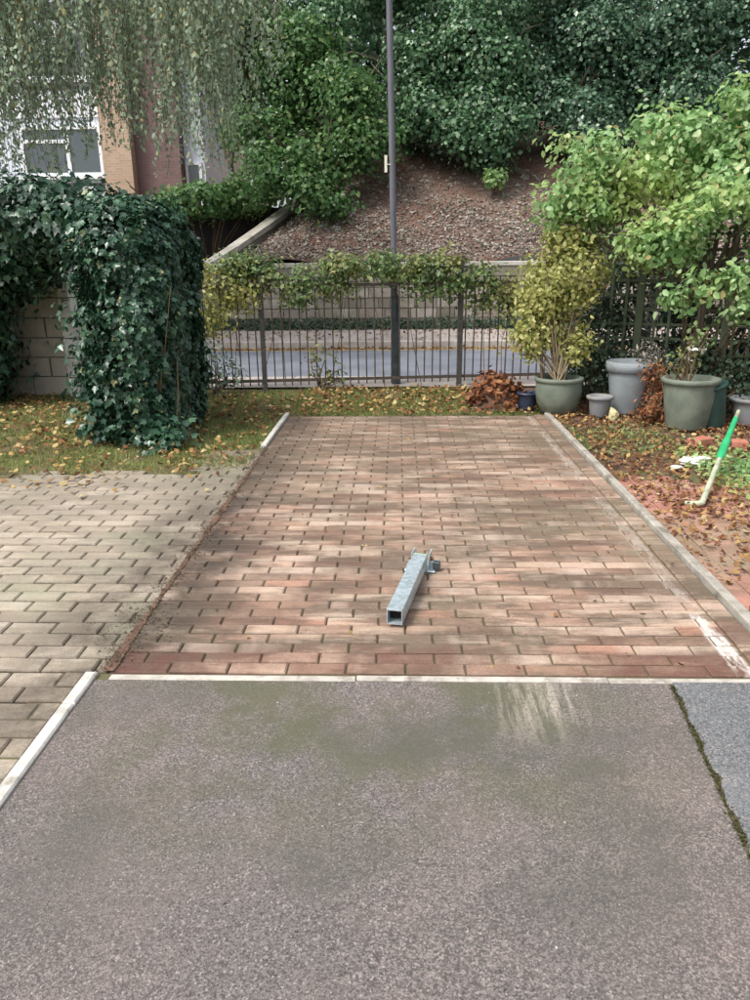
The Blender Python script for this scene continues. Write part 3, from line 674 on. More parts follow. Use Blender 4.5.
lp = thing('lamp_post', 'tall grey steel street lamp post standing just behind the railings', 'lamp post', (-.03, 9.32, 0))
tp = lambda z: (-.03 - .017*z, 9.32, z)
part('base_column', MB().tube([tp(-.05), tp(1.0), tp(1.06)], [.055,.055,.05], 20), 'post_paint', lp)
part('shaft', MB().tube([tp(1.05), tp(1.12), tp(5.6)], [.046,.038,.033], 18, False), 'post_grey', lp)
d = part('access_door', MB().box(-.03,.03,-.004,.004,.35,.75, 0, Matrix.Translation((-.037, 9.32-.056, 0))), 'post_paint', lp)
part('number_plate', MB().box(-.16,-.13, 9.285, 9.30, 2.42, 2.60).box(-.13,-.09, 9.29, 9.296, 2.50, 2.51), 'cream', lp, label='small pale plate strapped to the side of the shaft')
mb = MB(); a = tp(5.6); mb.tube([a, (a[0], 9.45, 5.85), (a[0], 9.9, 6.0), (a[0], 10.4, 6.0)], [.033,.03,.028,.025], 12)
part('bracket_arm', mb, 'post_grey', lp)
part('lantern', MB().box(a[0]-.12, a[0]+.12, 10.35, 10.95, 5.93, 6.05, .04), 'post_grey', lp)

# climbers growing over the railings
def stems(root, pts, r=.006, m='stem', name='stems'):
    mb = MB()
    for a, b in pts:
        a, b = Vector(a), Vector(b); mid = a.lerp(b, .5) + Vector((random.gauss(0,.05), random.gauss(0,.03), .03))
        mb.tube([a, mid, b], [r*1.3, r, r*.6], 5)
    return part(name, mb, m, root)
def climber(label, base, blobs, nc, per, size, m='climber', shape='oval', st=10, **k):
    t = thing('climber_plant', label, 'climbing plant', base, 'climbers on the railings')
    P, N, C = clumps(blobs, nc, per, .07, inner=.2, **k); leaves('foliage', P, N, size, shape, m, t, droop=.4)
    stems(t, [((b[0]+random.gauss(0,.12), base[1]+.05, .0), (b[0]+random.gauss(0,.15), base[1]+random.gauss(0,.06), b[2])) for b in blobs for _ in range(1)], .004)
    return t
climber('yellowing climber on the railings beside the big ivy column', (-2.1, 8.8, 0), [(-2.2,8.8,.95,.30,.12,.32),(-1.85,8.85,1.15,.3,.12,.28),(-2.3,8.8,1.35,.25,.1,.15)], 170, 11, .055, 'yellow')
climber('green climber with drooping sprays on the railings above the left fence post', (-1.4, 8.9, 0), [(-1.6,8.88,1.32,.3,.14,.24),(-1.15,8.9,1.18,.22,.12,.26),(-1.9,8.85,1.4,.3,.1,.13)], 170, 11, .055)
climber('green climber wrapped over the railings around the lamp post', (-.2, 9.05, 0), [(-.65,9.0,1.4,.35,.14,.13),(-.15,9.1,1.38,.28,.14,.18),(.22,9.12,1.28,.22,.14,.3),(-.75,8.98,1.22,.25,.1,.2)], 240, 11, .055)
climber('dense green climber on the railings right of the lamp post', (.7, 9.15, 0), [(.55,9.15,1.32,.30,.15,.28),(1.0,9.2,1.15,.3,.12,.28),(1.3,9.2,1.0,.22,.1,.22)], 230, 11, .055)
# small plants at the foot
def shrub(name, label, base, blobs, nc, per, rc, size, shape, m, cat='shrub', group=None, stm='stem', ns=5, sr=.008, **k):
    t = thing(name, label, cat, base, group)
    P, N, C = clumps(blobs, nc, per, rc, **k); leaves('foliage', P, N, size, shape, m, t, droop=.3)
    stems(t, [((base[0]+random.gauss(0,.03), base[1]+random.gauss(0,.03), base[2]), Vector(b[:3]) + Vector([random.gauss(0,.5)*b[3+i] for i in range(3)])) for b in blobs for _ in range(ns)], sr, stm)
    return t
shrub('small_shrub', 'small grey green shrub at the foot of the railings beside the ivy column', (-2.15, 8.65, 0), [(-2.15,8.65,.35,.2,.15,.3),(-1.95,8.7,.2,.15,.1,.18)], 60, 8, .06, .05, 'oval', 'greyleaf')
shrub('weed_plant', 'thin pale weed growing through the railings left of the lamp post', (-.95, 8.95, 0), [(-.95,8.95,.3,.12,.08,.3),(-.75,8.95,.2,.1,.08,.2)], 28, 7, .05, .045, 'oval', 'climber', 'weed')

# leaf pile
lpz = thing('leaf_pile', 'heap of rusty brown dead leaves against the railings by the grey green bowl pot', 'leaf pile', (1.02, 7.75, 0))
vs = []; fs = []
for j in range(7):
    for i in range(16):
        a = 2*pi*i/16; r_ = 1-j/6.; hh = .27*(1-r_**1.6)
        vs.append((1.0+.27*r_*cos(a)*(1+.1*sin(3*a)), 7.72+.2*r_*sin(a), hh))
fs = [(j*16+i, j*16+(i+1) % 16, (j+1)*16+(i+1) % 16, (j+1)*16+i) for j in range(6) for i in range(16)]
part('mound', MB().add(vs, fs, True), 'soil', lpz)
P, N, C = clumps([(1.0,7.72,.12,.27,.2,.2),(.95,7.8,.22,.15,.12,.14),(1.2,7.7,.08,.2,.15,.1)], 130, 8, .035, lo=.0)
leaves('dead_leaves', P, N, .065, 'curl', 'deadred', lpz, kind='stuff')

# ================================================================ FOLDING PARKING POST
pp = thing('folding_parking_post', 'galvanised square steel parking post folded down on the red brown block paving', 'parking post', (.09, 3.42, 0))
h0 = Vector((.105, 3.42, .055)); h1 = Vector((-.018, 2.81, .05)); d = (h1-h0); L = d.length
rot = d.to_track_quat('Y', 'Z').to_matrix().to_4x4(); mt_ = Matrix.Translation(h0) @ rot
a_ = .033; th = .004; mb = MB()
prof_o = [(-a_,-a_),(a_,-a_),(a_,a_),(-a_,a_)]; prof_i = [(x*(a_-th)/a_, z*(a_-th)/a_) for x, z in prof_o]
vs = [mt_ @ Vector((x, yv, z)) for yv in (0, L) for pr in (prof_o, prof_i) for x, z in pr]
fs = []
for i in range(4):
    j = (i+1) % 4
    fs += [(i, j, 8+j, 8+i), (4+j, 4+i, 12+i, 12+j), (8+i, 8+j, 12+j, 12+i), (j, i, 4+i, 4+j)]
part('post_tube', mb.add(vs, fs), 'galv', pp)
part('tube_shade_fill', MB().box(-a_+th+.001, a_-th-.001, .02, L-.05, -a_+th+.001, a_-th-.001, 0, mt_), 'hollow_shade', pp)  # solid block fills the tube, its dark colour standing in for shade
part('top_cap', MB().box(-a_-.001, a_+.001, -.006, .0, -a_-.001, a_+.001, 0, mt_), 'green_algae', pp, label='green weathered end')
hm = Matrix.Translation((h0.x, h0.y, 0)) @ Matrix.Rotation(math.atan2(d.y, d.x)+pi/2, 4, 'Z')
part('base_plate', MB().box(-.075,.075,-.02,.13,.001,.009, .002, hm), 'galv', pp)
for sx in (-1, 1):
    b_ = part('hinge_bracket', MB().box(sx*.043-.003, sx*.043+.003, .0, .09, .006, .085, 0, hm), 'galv', pp)
    c1 = hm @ Vector((sx*.047, -.0+.03, .055)); c2 = hm @ Vector((sx*.062, .03, .055))
    part('bolt', MB().tube([c1, c2], .011, 6, True, False), 'rust', b_)
part('padlock', MB().box(.062,.095,-.0,.03,.012,.05,.004, hm), 'post_paint', pp)

# ================================================================ LEFT: WALL, HEDGE, IVY COLUMN
bw = thing('block_wall', 'pale concrete block wall showing beneath the ivy between hedge and ivy column', 'wall', (-4.2, 8.75, 0))
part('wall_core', MB().box(-9, -3.72, 8.72, 8.90, -.05, 1.9), 'mortar', bw)
me = MB().box(-.216,.216,-.02,.05,-.104,.104).mesh('block', MT['block']); meh = MB().box(-.104,.104,-.02,.05,-.104,.104).mesh('block', MT['block'])
for r_ in range(8):
    for i in range(7):
        x = -4.05 - i*.446 - (.223 if r_ % 2 else 0)
        inst('block', me, bw, (x, 8.70+random.uniform(-.003,.003), .10+r_*.222))
    if r_ % 2: inst('block', meh, bw, (-3.93, 8.70, .10+r_*.222))
me = MB().box(-.06,.06,-.12,.12,-.104,.104,.004).mesh('block', MT['block_lit'])
for r_ in range(8): inst('block', me, bw, (-3.75, 8.70, .10+r_*.222))  # pier at the wall end, its lit look put into the block colour

def ivy_surface(n, c, hx, hy, top, base=0.):
    """points and normals on a round-shouldered slab"""
    u = RNG.random(n); ph = RNG.uniform(0, 2*pi, n)
    cp, sp = np.cos(ph), np.sin(ph); e = .55
    sx = np.sign(cp)*np.abs(cp)**e; sy = np.sign(sp)*np.abs(sp)**e
    shear = .0
    z = base + (top-base)*np.minimum(1, u*1.25)
    k = np.clip((z-(top-.5))/.5, 0, 1); shr = np.sqrt(np.maximum(0, 1-k**2.2))
    cap = u > .8; shr = np.where(cap, np.sqrt(RNG.random(n))*.75, shr); z = np.where(cap, top-.03-.35*shr**3, z)
    wz = .86 + .14*np.clip((z-base)/1.1, 0, 1)
    bump = 1 + .16*rnoise(z*2+ph, ph*1.3, 1.4, 3.) + .11*rnoise(np.sin(ph)*3, z*3.3, 1.2, 1.)
    P = np.stack([c[0] + hx*wz*shr*sx*bump, c[1] + hy*shr*sy*bump, z], 1)
    N = np.stack([sx/hx*(1-k*.6), sy/hy*(1-k*.6), .25+k*1.6], 1)
    return P, nrm(N)
iv = thing('ivy_column', 'tall rounded column of glossy dark green ivy standing at the edge of the paving', 'ivy', (-2.2, 6.8, 0))
part('pier', MB().box(-2.42,-2.0,6.35,7.3,-.05,1.55), 'block', iv)
P, N = ivy_surface(33000, (-2.27, 6.84), .385, .70, 1.98)
P = P - N*(np.abs(RNG.normal(size=len(P)))*.09)[:,None] + N*.04
Q, QN, _c = clumps([(-2.25,6.6,1.75,.48,.5,.28),(-2.3,6.35,1.1,.5,.35,.7),(-2.05,6.6,1.3,.36,.4,.6),(-2.5,6.4,.6,.3,.3,.5)], 170, 10, .06, inner=.8)
P = np.concatenate([P, Q]); N = np.concatenate([N, QN])
leaves('foliage', P, N*1.3+np.array([0,0,.35]), .053, 'ivy', 'ivy', iv, droop=1.2, jit=.6)
P, N, C = clumps([(-2.1,6.1,.1,.45,.12,.12),(-1.95,6.05,.04,.25,.15,.06),(-2.6,6.3,.2,.15,.2,.3)], 55, 9, .07, lo=.0)
leaves('trailing_shoots', P, N+np.array([0,0,.5]), .07, 'ivy', 'ivy', iv, droop=.6)
stems(iv, [((-2.3+random.uniform(-.3,.4), 6.3, 0), (-2.2+random.uniform(-.4,.4), 6.15, random.uniform(.5,1.4))) for _ in range(9)], .006)
hd = tree('ivy_hedge', 'dark ivy hedge spilling over the block wall at the left edge', (-5.2, 8.6, 0),
     [(-5.0,8.1,.6,.62,.45,.65),(-4.85,8.1,.4,.6,.4,.42),(-4.75,8.1,1.2,.6,.45,.75),(-4.35,8.1,1.6,.62,.45,.55),(-3.9,8.0,1.72,.5,.45,.5),(-3.35,7.6,1.85,.5,.5,.36),(-2.85,7.3,1.8,.4,.4,.3),(-5.6,8.2,1.6,.8,.5,.8),(-6.6,8.2,1.2,1.,.6,1.2)],
     2300, 20, .11, .068, 'ivy', 'ivy_dark', .03, 'hedge', lo=.0, inner=.6, droop=1., limbs=False)
stems(hd, [((-5.2+random.uniform(-.8,.8), 8.5, 0), (-4.9+random.uniform(-.8,.8), 8.4, random.uniform(.8,1.8))) for _ in range(12)], .014)

# ================================================================ TREES
G = 'trees on the bank beyond the road'
tree('broadleaf_tree', 'mid green broadleaf tree drooping low over the bank left of the lamp post', (-1.9, 18.8, 3.3),
     [(-1.9,18.3,5.2,1.2,1.1,1.5),(-2.9,18.3,4.4,.85,.9,.95),(-1.2,17.5,4.2,.95,.8,1.1),(-1.6,16.8,2.85,.6,.6,.85),(-2.5,17.2,3.4,.8,.7,.7),(-.8,17.3,3.9,.6,.5,.6),(-3.45,18.6,5.6,.75,.8,.9),(-2.7,18.6,6.7,1.7,1.3,1.1)],
     2100, 17, .2, .105, 'quad', 'sycamore', .17, group=G, sub=8)
tree('laurel_tree', 'dark laurel tree rising directly behind the lamp post', (.1, 19.4, 3.6),
     [(.1,19.2,5.2,1.1,1.1,1.3),(.2,18.6,4.5,.9,.8,.75),(-.4,19.1,6.6,1.4,1.2,1.2),(.9,18.9,6.2,1.1,1.,1.1)],
     1450, 17, .2, .10, 'quad', 'laurel', .15, group=G, sub=8)
tree('laurel_tree', 'glossy laurel tree just right of the lamp post with low skirts over the bank', (1.7, 19.0, 3.5),
     [(1.7,18.6,5.0,1.3,1.1,1.3),(1.2,18.0,4.2,.8,.7,.6),(2.3,17.9,3.95,.85,.7,.65),(2.4,18.9,6.6,1.5,1.2,1.2)],
     1700, 17, .2, .10, 'quad', 'laurel', .15, group=G, sub=8)
tree('evergreen_tree', 'blue green evergreen tree above the right end of the bare bank', (3.9, 19.3, 3.6),
     [(3.9,18.8,5.2,1.4,1.2,1.2),(4.4,18.2,4.3,1.1,.8,.65),(3.9,19.,6.6,1.6,1.2,1.1)],
     1600, 17, .2, .10, 'quad', 'blueleaf', .16, group=G, sub=8)
tree('evergreen_tree', 'tall blue green evergreen tree behind the bright climbing shrub', (6.1, 19.0, 3.6),
     [(6.1,18.6,5.2,1.5,1.2,1.4),(6.3,18.1,3.8,1.4,.9,1.1),(6.3,19.,6.8,1.7,1.2,1.1)],
     1700, 17, .2, .10, 'quad', 'blueleaf', .16, group=G, sub=8)
tree('evergreen_tree', 'dark evergreen tree at the far right edge of the bank', (8.6, 19.0, 3.6),
     [(8.6,18.6,5.2,1.6,1.2,1.5),(8.5,18.1,3.6,1.4,1.,1.2),(9.,19.,6.8,1.7,1.2,1.1),(11,19,5,1.6,1.2,2)],
     1500, 17, .2, .10, 'quad', 'blueleaf', .16, group=G, sub=8)
tree('broadleaf_tree', 'loose pale leaved tree behind the board fence with sky showing through', (-4.6, 21.5, 1.5),
     [(-4.3,21,6.4,.9,.9,1.),(-3.7,21,7.4,1.2,1.,1.0),(-5.4,21,7.9,1.0,1.,.8),(-3.9,20.8,5.0,.6,.6,.8)],
     420, 16, .2, .125, 'quad', 'sycamore', .12, group=G)
# low bushes over the board fence
shrub('garden_bush', 'leafy green bush leaning over the dark board fence', (-4.2, 17.4, 1.2), [(-4.3,17.2,2.75,.7,.5,.35),(-3.4,17.7,2.85,.7,.5,.4),(-5.1,17.3,2.6,.5,.4,.3)], 260, 14, .12, .11, 'quad', 'sycamore', 'bush')
shrub('garden_bush', 'small dark bush in front of the board fence above the ivy column', (-4.55, 15.9, 1.1), [(-4.65,15.75,1.75,.35,.25,.35),(-4.3,15.8,1.55,.25,.2,.2)], 90, 12, .1, .09, 'quad', 'laurel', 'bush')
shrub('bank_shrub', 'small bright green sprig on the bare earth of the bank', (2.05, 17.4, 2.85), [(2.05,17.35,3.1,.2,.18,.16)], 30, 9, .07, .10, 'oval', 'bright', 'shrub')
# the wood behind
P, N, C = clumps([(x, 23.5, z, 1.8, 1.2, 1.8) for x in np.arange(-1.5, 17, 2.2) for z in (4.5, 7.2, 9.6)] + [(-1.5,23.5,8,1.6,1.,1.5)], 2600, 14, .35, inner=.3)
leaves('woodland_backdrop', P, N, .24, 'quad', 'blueleaf', None, kind='stuff')

# weeping birch upper left: hanging strands
wt = thing('weeping_tree', 'pale feathery weeping tree hanging across the upper left before the flats', 'tree', (-8.3, 13.0, 0))
part('trunk', MB().tube([(-8.3,13,-.2),(-8.2,13,2.5),(-7.9,12.9,5),(-7.4,12.8,7.2),(-7,12.8,8.6)], [.24,.2,.16,.1,.05], 10), 'bark', wt)
mb = MB(); SP = []; SU = []; SN = []
tips = []
for i in range(150):
    tx = random.uniform(-7.9, -2.3); ty = random.uniform(11.4, 14.2); tz = random.uniform(5.0, 7.6)
    a = Vector((-7.8+random.uniform(-.3,.8), 12.9, random.uniform(4.6, 7.4)))
    tips.append(Vector((tx, ty, tz)))
    if i % 4 == 0:
        mb.tube([a, a.lerp(tips[-1], .5)+Vector((0,0,.5)), tips[-1]], [.03,.018,.006], 5)
part('branches', mb, 'bark', wt)
tw = MB()
for i in range(980):
    t0 = random.choice(tips) + Vector((random.gauss(0,.35), random.gauss(0,.3), random.gauss(0,.3)))
    x = t0.x
    zmin = np.interp(x, [-8, -6.2, -5.4, -4.6, -4.0, -3.4, -2.8, -2.2], [2.3, 2.4, 3.0, 3.45, 3.0, 2.45, 2.6, 4.0])
    zmin += abs(random.gauss(0, .55)); Lz = min(t0.z - zmin, random.uniform(1.2, 3.2))
    if Lz < .3: continue
    n = int(Lz*24); dx, dy = random.gauss(0,.10), random.gauss(0,.08)
    p = t0.copy(); pts = []
    for k in range(n):
        f = k/n; q = t0 + Vector((dx*Lz*f + .05*sin(f*7+i), dy*Lz*f, -Lz*f)); pts.append(q)
        SP.append(q + Vector((random.gauss(0,.03), random.gauss(0,.03), random.gauss(0,.02))))
        SU.append((random.gauss(0,.6), random.gauss(0,.6), -1.)); SN.append((random.gauss(0,1), random.gauss(0,1), random.gauss(0,.6)))
    if n > 3: tw.tube([pts[0], pts[n//2], pts[-1]], .0035, 3, False)
leaves('crown', np.array(SP), np.array(SN), .07, 'oval', 'willow', wt, U=np.array(SU), jit=0.)
part('twigs', tw, 'stem', wt)

# ================================================================ BUILDINGS
ab = thing('apartment_building', 'block of flats with white panels, a tan brick pier and a plum brown brick wall', 'building', (-10, 25, 0))
part('wall', MB().box(-19, -9.03, 25.0, 33, 0, 8.3), 'white_panel', ab, label='white panelled front wall')
part('pier', MB().box(-9.03, -8.14, 24.75, 33, 0, 8.5), 'tanbrick', ab, label='tan brick pier')
part('side_wall', MB().box(-8.14, -6.75, 25.15, 33, 0, 8.4), 'plumbrick', ab, label='plum brown brick wall')
part('roof', MB().box(-19.2, -6.6, 24.9, 33.2, 8.5, 8.75), 'slate', ab)
def window(x0, x1, z0, z1, mull, trans=None, y=25.0):
    f = MB(); w_ = .09
    f.box(x0, x1, y-.07, y+.01, z0, z0+w_).box(x0, x1, y-.07, y+.01, z1-w_, z1)
    for xx in [x0, x1-w_] + [m-.06 for m in mull]: f.box(xx, xx+(.12 if xx not in (x0, x1-w_) else w_), y-.068, y+.01, z0+w_, z1-w_)
    if trans: f.box(trans[0], trans[1], y-.062, y+.01, trans[2]-.05, trans[2]+.05)
    w = part('window', f, 'white_paint', ab)
    part('pane', MB().box(x0+w_, x1-w_, y-.03, y-.012, z0+w_, z1-w_), 'glass', w)
    part('sill', MB().box(x0-.12, x1+.02, y-.16, y-.0, z0-.1, z0-.002), 'white_paint', w)
for z0 in (1.3, 4.08, 6.75):
    window(-11.6, -9.1, z0, z0+1.4, [-10.15], (-11.52, -10.2, z0+.98))
    window(-15.6, -12.9, z0, z0+1.4, [-14.2], (-15.5, -14.25, z0+.98))
for z0 in (3.05, 5.72): part('panel', MB().box(-18, -9.1, 24.96, 25.0, z0, z0+.72), 'white_paint', ab)
for z0 in (3.9, 6.6): part('band', MB().box(-18, -9.06, 24.975, 25.0, z0-.12, z0-.02), 'slate', ab)
window(-6.72-.0, -6.2, 3.3, 4.5, [], None, 25.6)
part('stair_bay', MB().box(-6.74, -6.1, 25.6, 32, 0, 7.6), 'white_panel', ab)
hb2 = thing('cream_house', 'cream rendered house glimpsed through leaves right of the plum brown wall', 'building', (-7.3, 30, 0))
part('wall', MB().box(-8.6, -6.0, 30, 38, 0, 6.6), 'cream', hb2)
part('roof', MB().add([(-8.8,29.8,6.61),(-5.8,29.8,6.61),(-5.8,38.2,6.61),(-8.8,38.2,6.61),(-7.3,29.8,7.9),(-7.3,38.2,7.9)], [(0,1,4),(1,2,5,4),(3,0,4,5),(2,3,5),(3,2,1,0)]), 'slate', hb2)
for z0 in (1.2, 4.0):
    f = part('window', MB().box(-7.6,-6.7,29.93,30.02,z0,z0+1.3), 'white_paint', hb2); part('pane', MB().box(-7.5,-6.8,29.90,29.929,z0+.1,z0+1.2), 'glass', f)

# ================================================================ RIGHT: TRELLIS, HEDGE, SHRUB
tr = thing('trellis_fence', 'faded green square lattice trellis fence behind the plant pots', 'fence', (2.0, 8.35, 0))
A, B = Vector((1.75, 8.45, 0)), Vector((4.75, 7.05, 0)); dv = (B-A); LL = dv.length; dv.normalize(); an = math.atan2(dv.y, dv.x)
me = MB().box(-.035,.035,-.035,.035,-.05,1.8,.006).mesh('post', MT['trellis'])
for i in range(5):
    p = A + dv*(LL*i/4); inst('post', me, tr, (p.x, p.y, 0), (0,0,an))
sl = MB().box(-.014,.014,-.007,.007,.05,1.7).mesh('slat', MT['trellis']); n = int(LL/.145)
for i in range(n):
    p = A + dv*((i+.5)*LL/n) + Vector((0,-.012,0)); inst('slat', sl, tr, (p.x, p.y, 0), (0, random.gauss(0,.006), an))
sh = MB().box(-LL/2,LL/2,-.007,.007,-.014,.014).mesh('slat', MT['trellis'])
for i in range(12):
    p = A + dv*LL/2 + Vector((0,.006,0)); inst('slat', sh, tr, (p.x, p.y, .08+i*.145), (0, random.gauss(0,.001), an))
hb3 = [( *(A.lerp(B, f) + Vector((.25,.5,0)))[:2], z, .45, .3, .5) for f in (.15,.4,.62,.85,1.05) for z in (.35, 1.15)]
tree('conifer_hedge', 'dark dull green hedge close behind the trellis', (3.4, 8.3, 0), hb3, 1150, 18, .1, .055, 'quad', 'darkhedge', .05, 'hedge', lo=0., inner=.3)
tree('climbing_shrub', 'bright green climbing shrub billowing over the top of the trellis', (2.95, 7.75, 0),
     [(2.9,7.6,2.2,.55,.5,.42),(2.0,7.7,2.12,.40,.36,.36),(2.5,7.6,2.3,.42,.4,.42),(3.1,7.4,2.6,.42,.45,.36),(3.7,7.2,2.6,.6,.5,.6),(2.5,7.3,1.75,.5,.38,.33),(3.1,7.0,1.75,.5,.38,.38),(1.8,7.7,1.75,.33,.3,.3),(3.6,6.8,1.85,.5,.4,.45),(2.2,7.4,1.5,.3,.3,.2),(1.7,7.65,2.3,.26,.25,.3),(1.62,7.6,1.9,.25,.25,.25),(3.5,7.0,2.3,.45,.4,.4)],
     1750, 14, .095, .066, 'oval', 'bright', .045, 'shrub', droop=.7, sub=6)
shrub('drooping_branch_shrub', 'spray of green leaves hanging low before the trellis above the big tub', (2.9, 7.55, 0), [(2.75,6.85,1.22,.32,.2,.12),(3.05,6.8,1.3,.3,.2,.14),(2.5,7.,1.12,.14,.1,.12),(3.0,6.8,1.0,.2,.1,.08)], 90, 9, .06, .07, 'oval', 'bright', 'shrub', sr=.006)
yb = shrub('yellow_bush', 'yellow green bushy plant growing from the grey green bowl pot', (1.57, 7.42, .33), [(1.45,7.6,1.25,.27,.25,.38),(1.75,7.6,1.35,.25,.22,.38),(1.35,7.55,.9,.2,.2,.3),(1.6,7.6,.85,.22,.18,.25),(1.6,7.65,1.65,.2,.2,.15),(1.28,7.5,.7,.15,.14,.2),(1.72,7.45,.62,.14,.12,.16)],
     520, 13, .06, .05, 'oval', 'yellow', 'bush', stm='cane', ns=3, inner=.35)
part('dark_stem', MB().tube([(1.40,7.4,.3),(1.38,7.42,.7),(1.42,7.45,1.1)], [.018,.014,.008], 7), 'stem', yb)
shrub('dark_shrub', 'low dark green plant between the bowl pot and the pale blue pot', (1.95, 7.75, 0), [(1.95,7.75,.35,.25,.16,.28),(2.05,7.9,.7,.22,.15,.35)], 120, 10, .07, .055, 'oval', 'darkhedge')

shrub('dark_shrub', 'low dark plant in the shade between the big tub and the trellis', (2.75, 7.15, 0), [(2.75,7.2,.4,.3,.18,.35),(3.05,7.1,.3,.22,.15,.28),(3.35,7.0,.45,.25,.15,.4)], 170, 10, .07, .05, 'oval', 'darkhedge')
# pots
def pot(label, loc, prof, rim, m, wob=0.02, soil=True, group='plant pots along the trellis', name='plant_pot', tilt=None):
    t = thing(name, label, 'plant pot', loc, group)
    R, H = prof[-1]; th = .018
    part('body', MB().lathe([(0, 0)] + prof + [(R-th, H), (R-th*1.3, H-.10), (0, H-.10)], loc, wob=wob), m, t)
    if rim: part('rim', MB().lathe([(R+.002, H-rim), (R+.02, H-rim+.008), (R+.022, H+.004), (R+.004, H+.010), (R-.012, H+.006), (R-th-.002, H-rim)], loc, wob=wob), m, t)
    if soil: part('soil', MB().lathe([(R-th-.001, H-.05), (R*.5, H-.035), (0, H-.03)], loc, wob=wob), 'soil', t)
    if tilt: t.rotation_euler = tilt
    return t
pot('grey green bowl pot holding the yellow green bush', (1.57,7.42,0), [(.12,0),(.16,.02),(.205,.12),(.222,.22),(.218,.32),(.213,.35)], .035, 'pot_green')
pot('small plain grey pot between the bowl pot and the pale blue pot', (1.93,7.22,0), [(.075,0),(.085,.02),(.103,.17),(.105,.20)], .03, 'pot_grey')
pot('pale blue grey tapered pot with a deep rim band', (2.26,7.42,0), [(.15,0),(.16,.02),(.205,.35),(.215,.50)], .09, 'pot_blue')
pot('biggest grey green tub at the right, with a flowering stem in it', (2.58,6.72,0), [(.165,0),(.175,.02),(.21,.25),(.225,.42),(.225,.44)], .04, 'pot_green')
pot('dark green plastic pot leaning against the right side of the big tub', (2.81,6.75,0), [(.12,0),(.13,.02),(.17,.34),(.175,.38)], .03, 'pot_dark', tilt=(0,radians(-14),0))
pot('low grey pot at the right edge beyond the big tub', (3.2,6.85,0), [(.13,0),(.14,.02),(.17,.2),(.175,.24)], .03, 'pot_grey')
pot('short navy pot squeezed left of the bowl pot', (1.30,7.56,0), [(.07,0),(.08,.015),(.09,.15),(.095,.18)], .02, 'pot_navy')
# plants in the pots
fp = shrub('flowering_plant', 'thin plant with a few cream flowers growing from the big tub', (2.5,6.72,.38), [(2.52,6.75,.62,.14,.1,.16),(2.62,6.75,.8,.1,.08,.12)], 20, 6, .04, .045, 'oval', 'climber', 'plant')
P, N, C = clumps([(2.58,6.66,.66,.10,.04,.05),(2.47,6.68,.75,.03,.03,.03)], 6, 6, .012); leaves('flowers', P, N, .038, 'oval', 'petal', fp, kind='stuff')
shrub('dead_plant', 'dried brown plant slumped between the pale blue pot and the big tub', (2.42,7.0,0), [(2.42,7.02,.2,.12,.1,.2),(2.38,7.05,.42,.09,.08,.14),(2.35,6.98,.12,.14,.1,.1)], 90, 9, .045, .06, 'lance', 'deadred', 'plant', stm='cane', ns=9, sr=.004)
shrub('dead_plant', 'tuft of dry grey stems standing in the pale blue pot', (2.33,7.4,.44), [(2.36,7.3,.55,.12,.1,.14)], 30, 9, .04, .05, 'lance', 'litter', 'plant', stm='cane', ns=8, sr=.003)

# loose objects in the bed
def lump(c, r, sq=(1,1,.6), n=3, seed=1):
    rr = random.Random(seed); import bmesh
    bm = bmesh.new(); bmesh.ops.create_icosphere(bm, subdivisions=n, radius=1)
    mb = MB(); vs = []
    for v in bm.verts:
        p = v.co; k = 1 + .18*sin(4*p.x+seed)*cos(3*p.y) + .12*sin(9*p.z+5*p.x+seed) + rr.uniform(-.06,.06)
        vs.append((c[0]+p.x*r*sq[0]*k, c[1]+p.y*r*sq[1]*k, c[2]+p.z*r*sq[2]*k))
    fs = [tuple(v.index for v in f.verts) for f in bm.faces]; bm.free(); return mb.add(vs, fs)
single('stone', lump((2.01,7.02,.06), .065, (.7,.7,1), 2, 3), 'yellow_stone', 'pale yellow stone on the leaves in front of the small grey pot', 'stone', (2.01,7.02,0))
single('plastic_bag', lump((2.18,5.42,.03), .085, (1.2,.6,.4), 3, 5), 'white_plastic', 'crumpled dirty white plastic bag under the green pole', 'bag', (2.16,5.42,0))
single('paper_scrap', lump((2.0,5.28,.02), .05, (1,.6,.3), 2, 8), 'white_plastic', 'small white scrap lying left of the crumpled bag', 'litter', (2.0,5.28,0))
single('paper_scrap', lump((1.16,7.62,.03), .05, (1,.6,.8), 2, 11), 'white_plastic', 'small white scrap beside the heap of brown leaves', 'litter', (1.16,7.62,0))
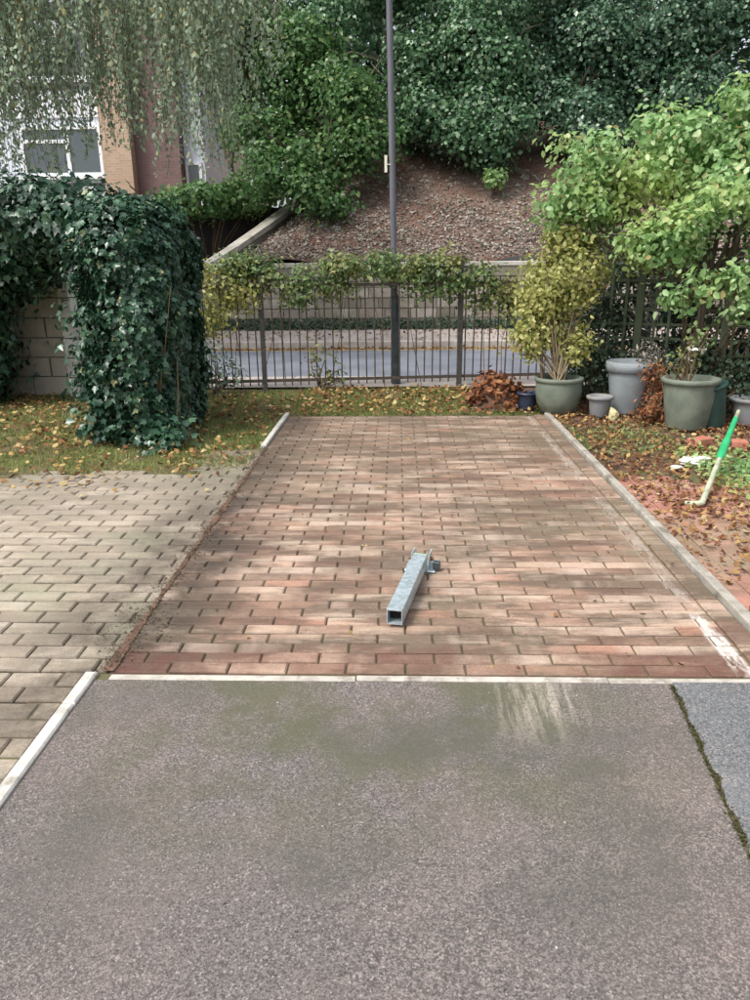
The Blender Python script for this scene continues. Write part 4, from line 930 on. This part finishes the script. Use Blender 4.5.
single('brick_fragment', MB().box(-.09,.09,-.05,.05,0,.06,.008, Matrix.Translation((2.45,6.05,.0)) @ Matrix.Rotation(.5,4,'Z')), 'brick_bit', 'broken red brick lying in front of the big tub', 'brick', (2.45,6.05,0))
single('brick_fragment', MB().box(-.06,.06,-.05,.05,0,.05,.008, Matrix.Translation((2.75,6.0,.0)) @ Matrix.Rotation(-.3,4,'Z')), 'brick_bit', 'half brick near the upper end of the green pole', 'brick', (2.75,6.0,0))
for i, (x, y, r_, lb) in enumerate(((3.95,18.6,.16,'pale boulder under the trees at the upper right of the bank'),(4.3,18.4,.12,'smaller pale boulder beside the first one on the upper bank'))):
    single('boulder', lump((x,y,float(hb(x,y))+.05), r_, (1.4,1,.7), 2, i), 'coping', lb, 'boulder', (x,y,float(hb(x,y))))
gp = thing('garden_pole', 'pale pole with a bright green sleeve lying across the bed at the right', 'garden tool', (1.86,4.42,0))
a, b = Vector((1.85,4.42,.03)), Vector((2.58,5.72,.34))
part('shaft', MB().tube([a, a.lerp(b,.35), a.lerp(b,.6), b], [.019,.017,.016,.015], 10), 'pale_pole', gp)
part('sleeve', MB().tube([a.lerp(b,.42), a.lerp(b,.46), a.lerp(b,.62), a.lerp(b,.66), a.lerp(b,.9)], [.018,.028,.028,.021,.019], 12), 'green_plastic', gp)
part('foot', MB().tube([a, a+Vector((-.03,-.01,-.005)), a+Vector((-.07,.01,-.01)), a+Vector((-.09,.03,-.01))], [.019,.02,.018,.012], 8), 'pale_pole', gp)
gb = thing('green_bucket', 'bright green plastic bucket lying on its side at the right edge', 'bucket', (2.9,5.35,0))
bm_ = Matrix.Translation((2.86,5.35,.115)) @ Matrix.Rotation(radians(100),4,'Y') @ Matrix.Rotation(.4,4,'X')
mb = MB().lathe([(0,0),(.085,0),(.115,.24),(.122,.245),(.118,.25),(.108,.235),(.08,.012),(0,.012)]); mb.v = [tuple(bm_ @ Vector(v)) for v in mb.v]; part('body', mb, 'green_plastic', gb)
mb = MB().tube([Vector((.118*cos(t_), .118*sin(t_)*.3, .24+.118*sin(t_))) for t_ in np.linspace(0, pi, 12)], .004, 6); mb.v = [tuple(bm_ @ Vector(v)) for v in mb.v]; part('handle', mb, 'galv', gb)
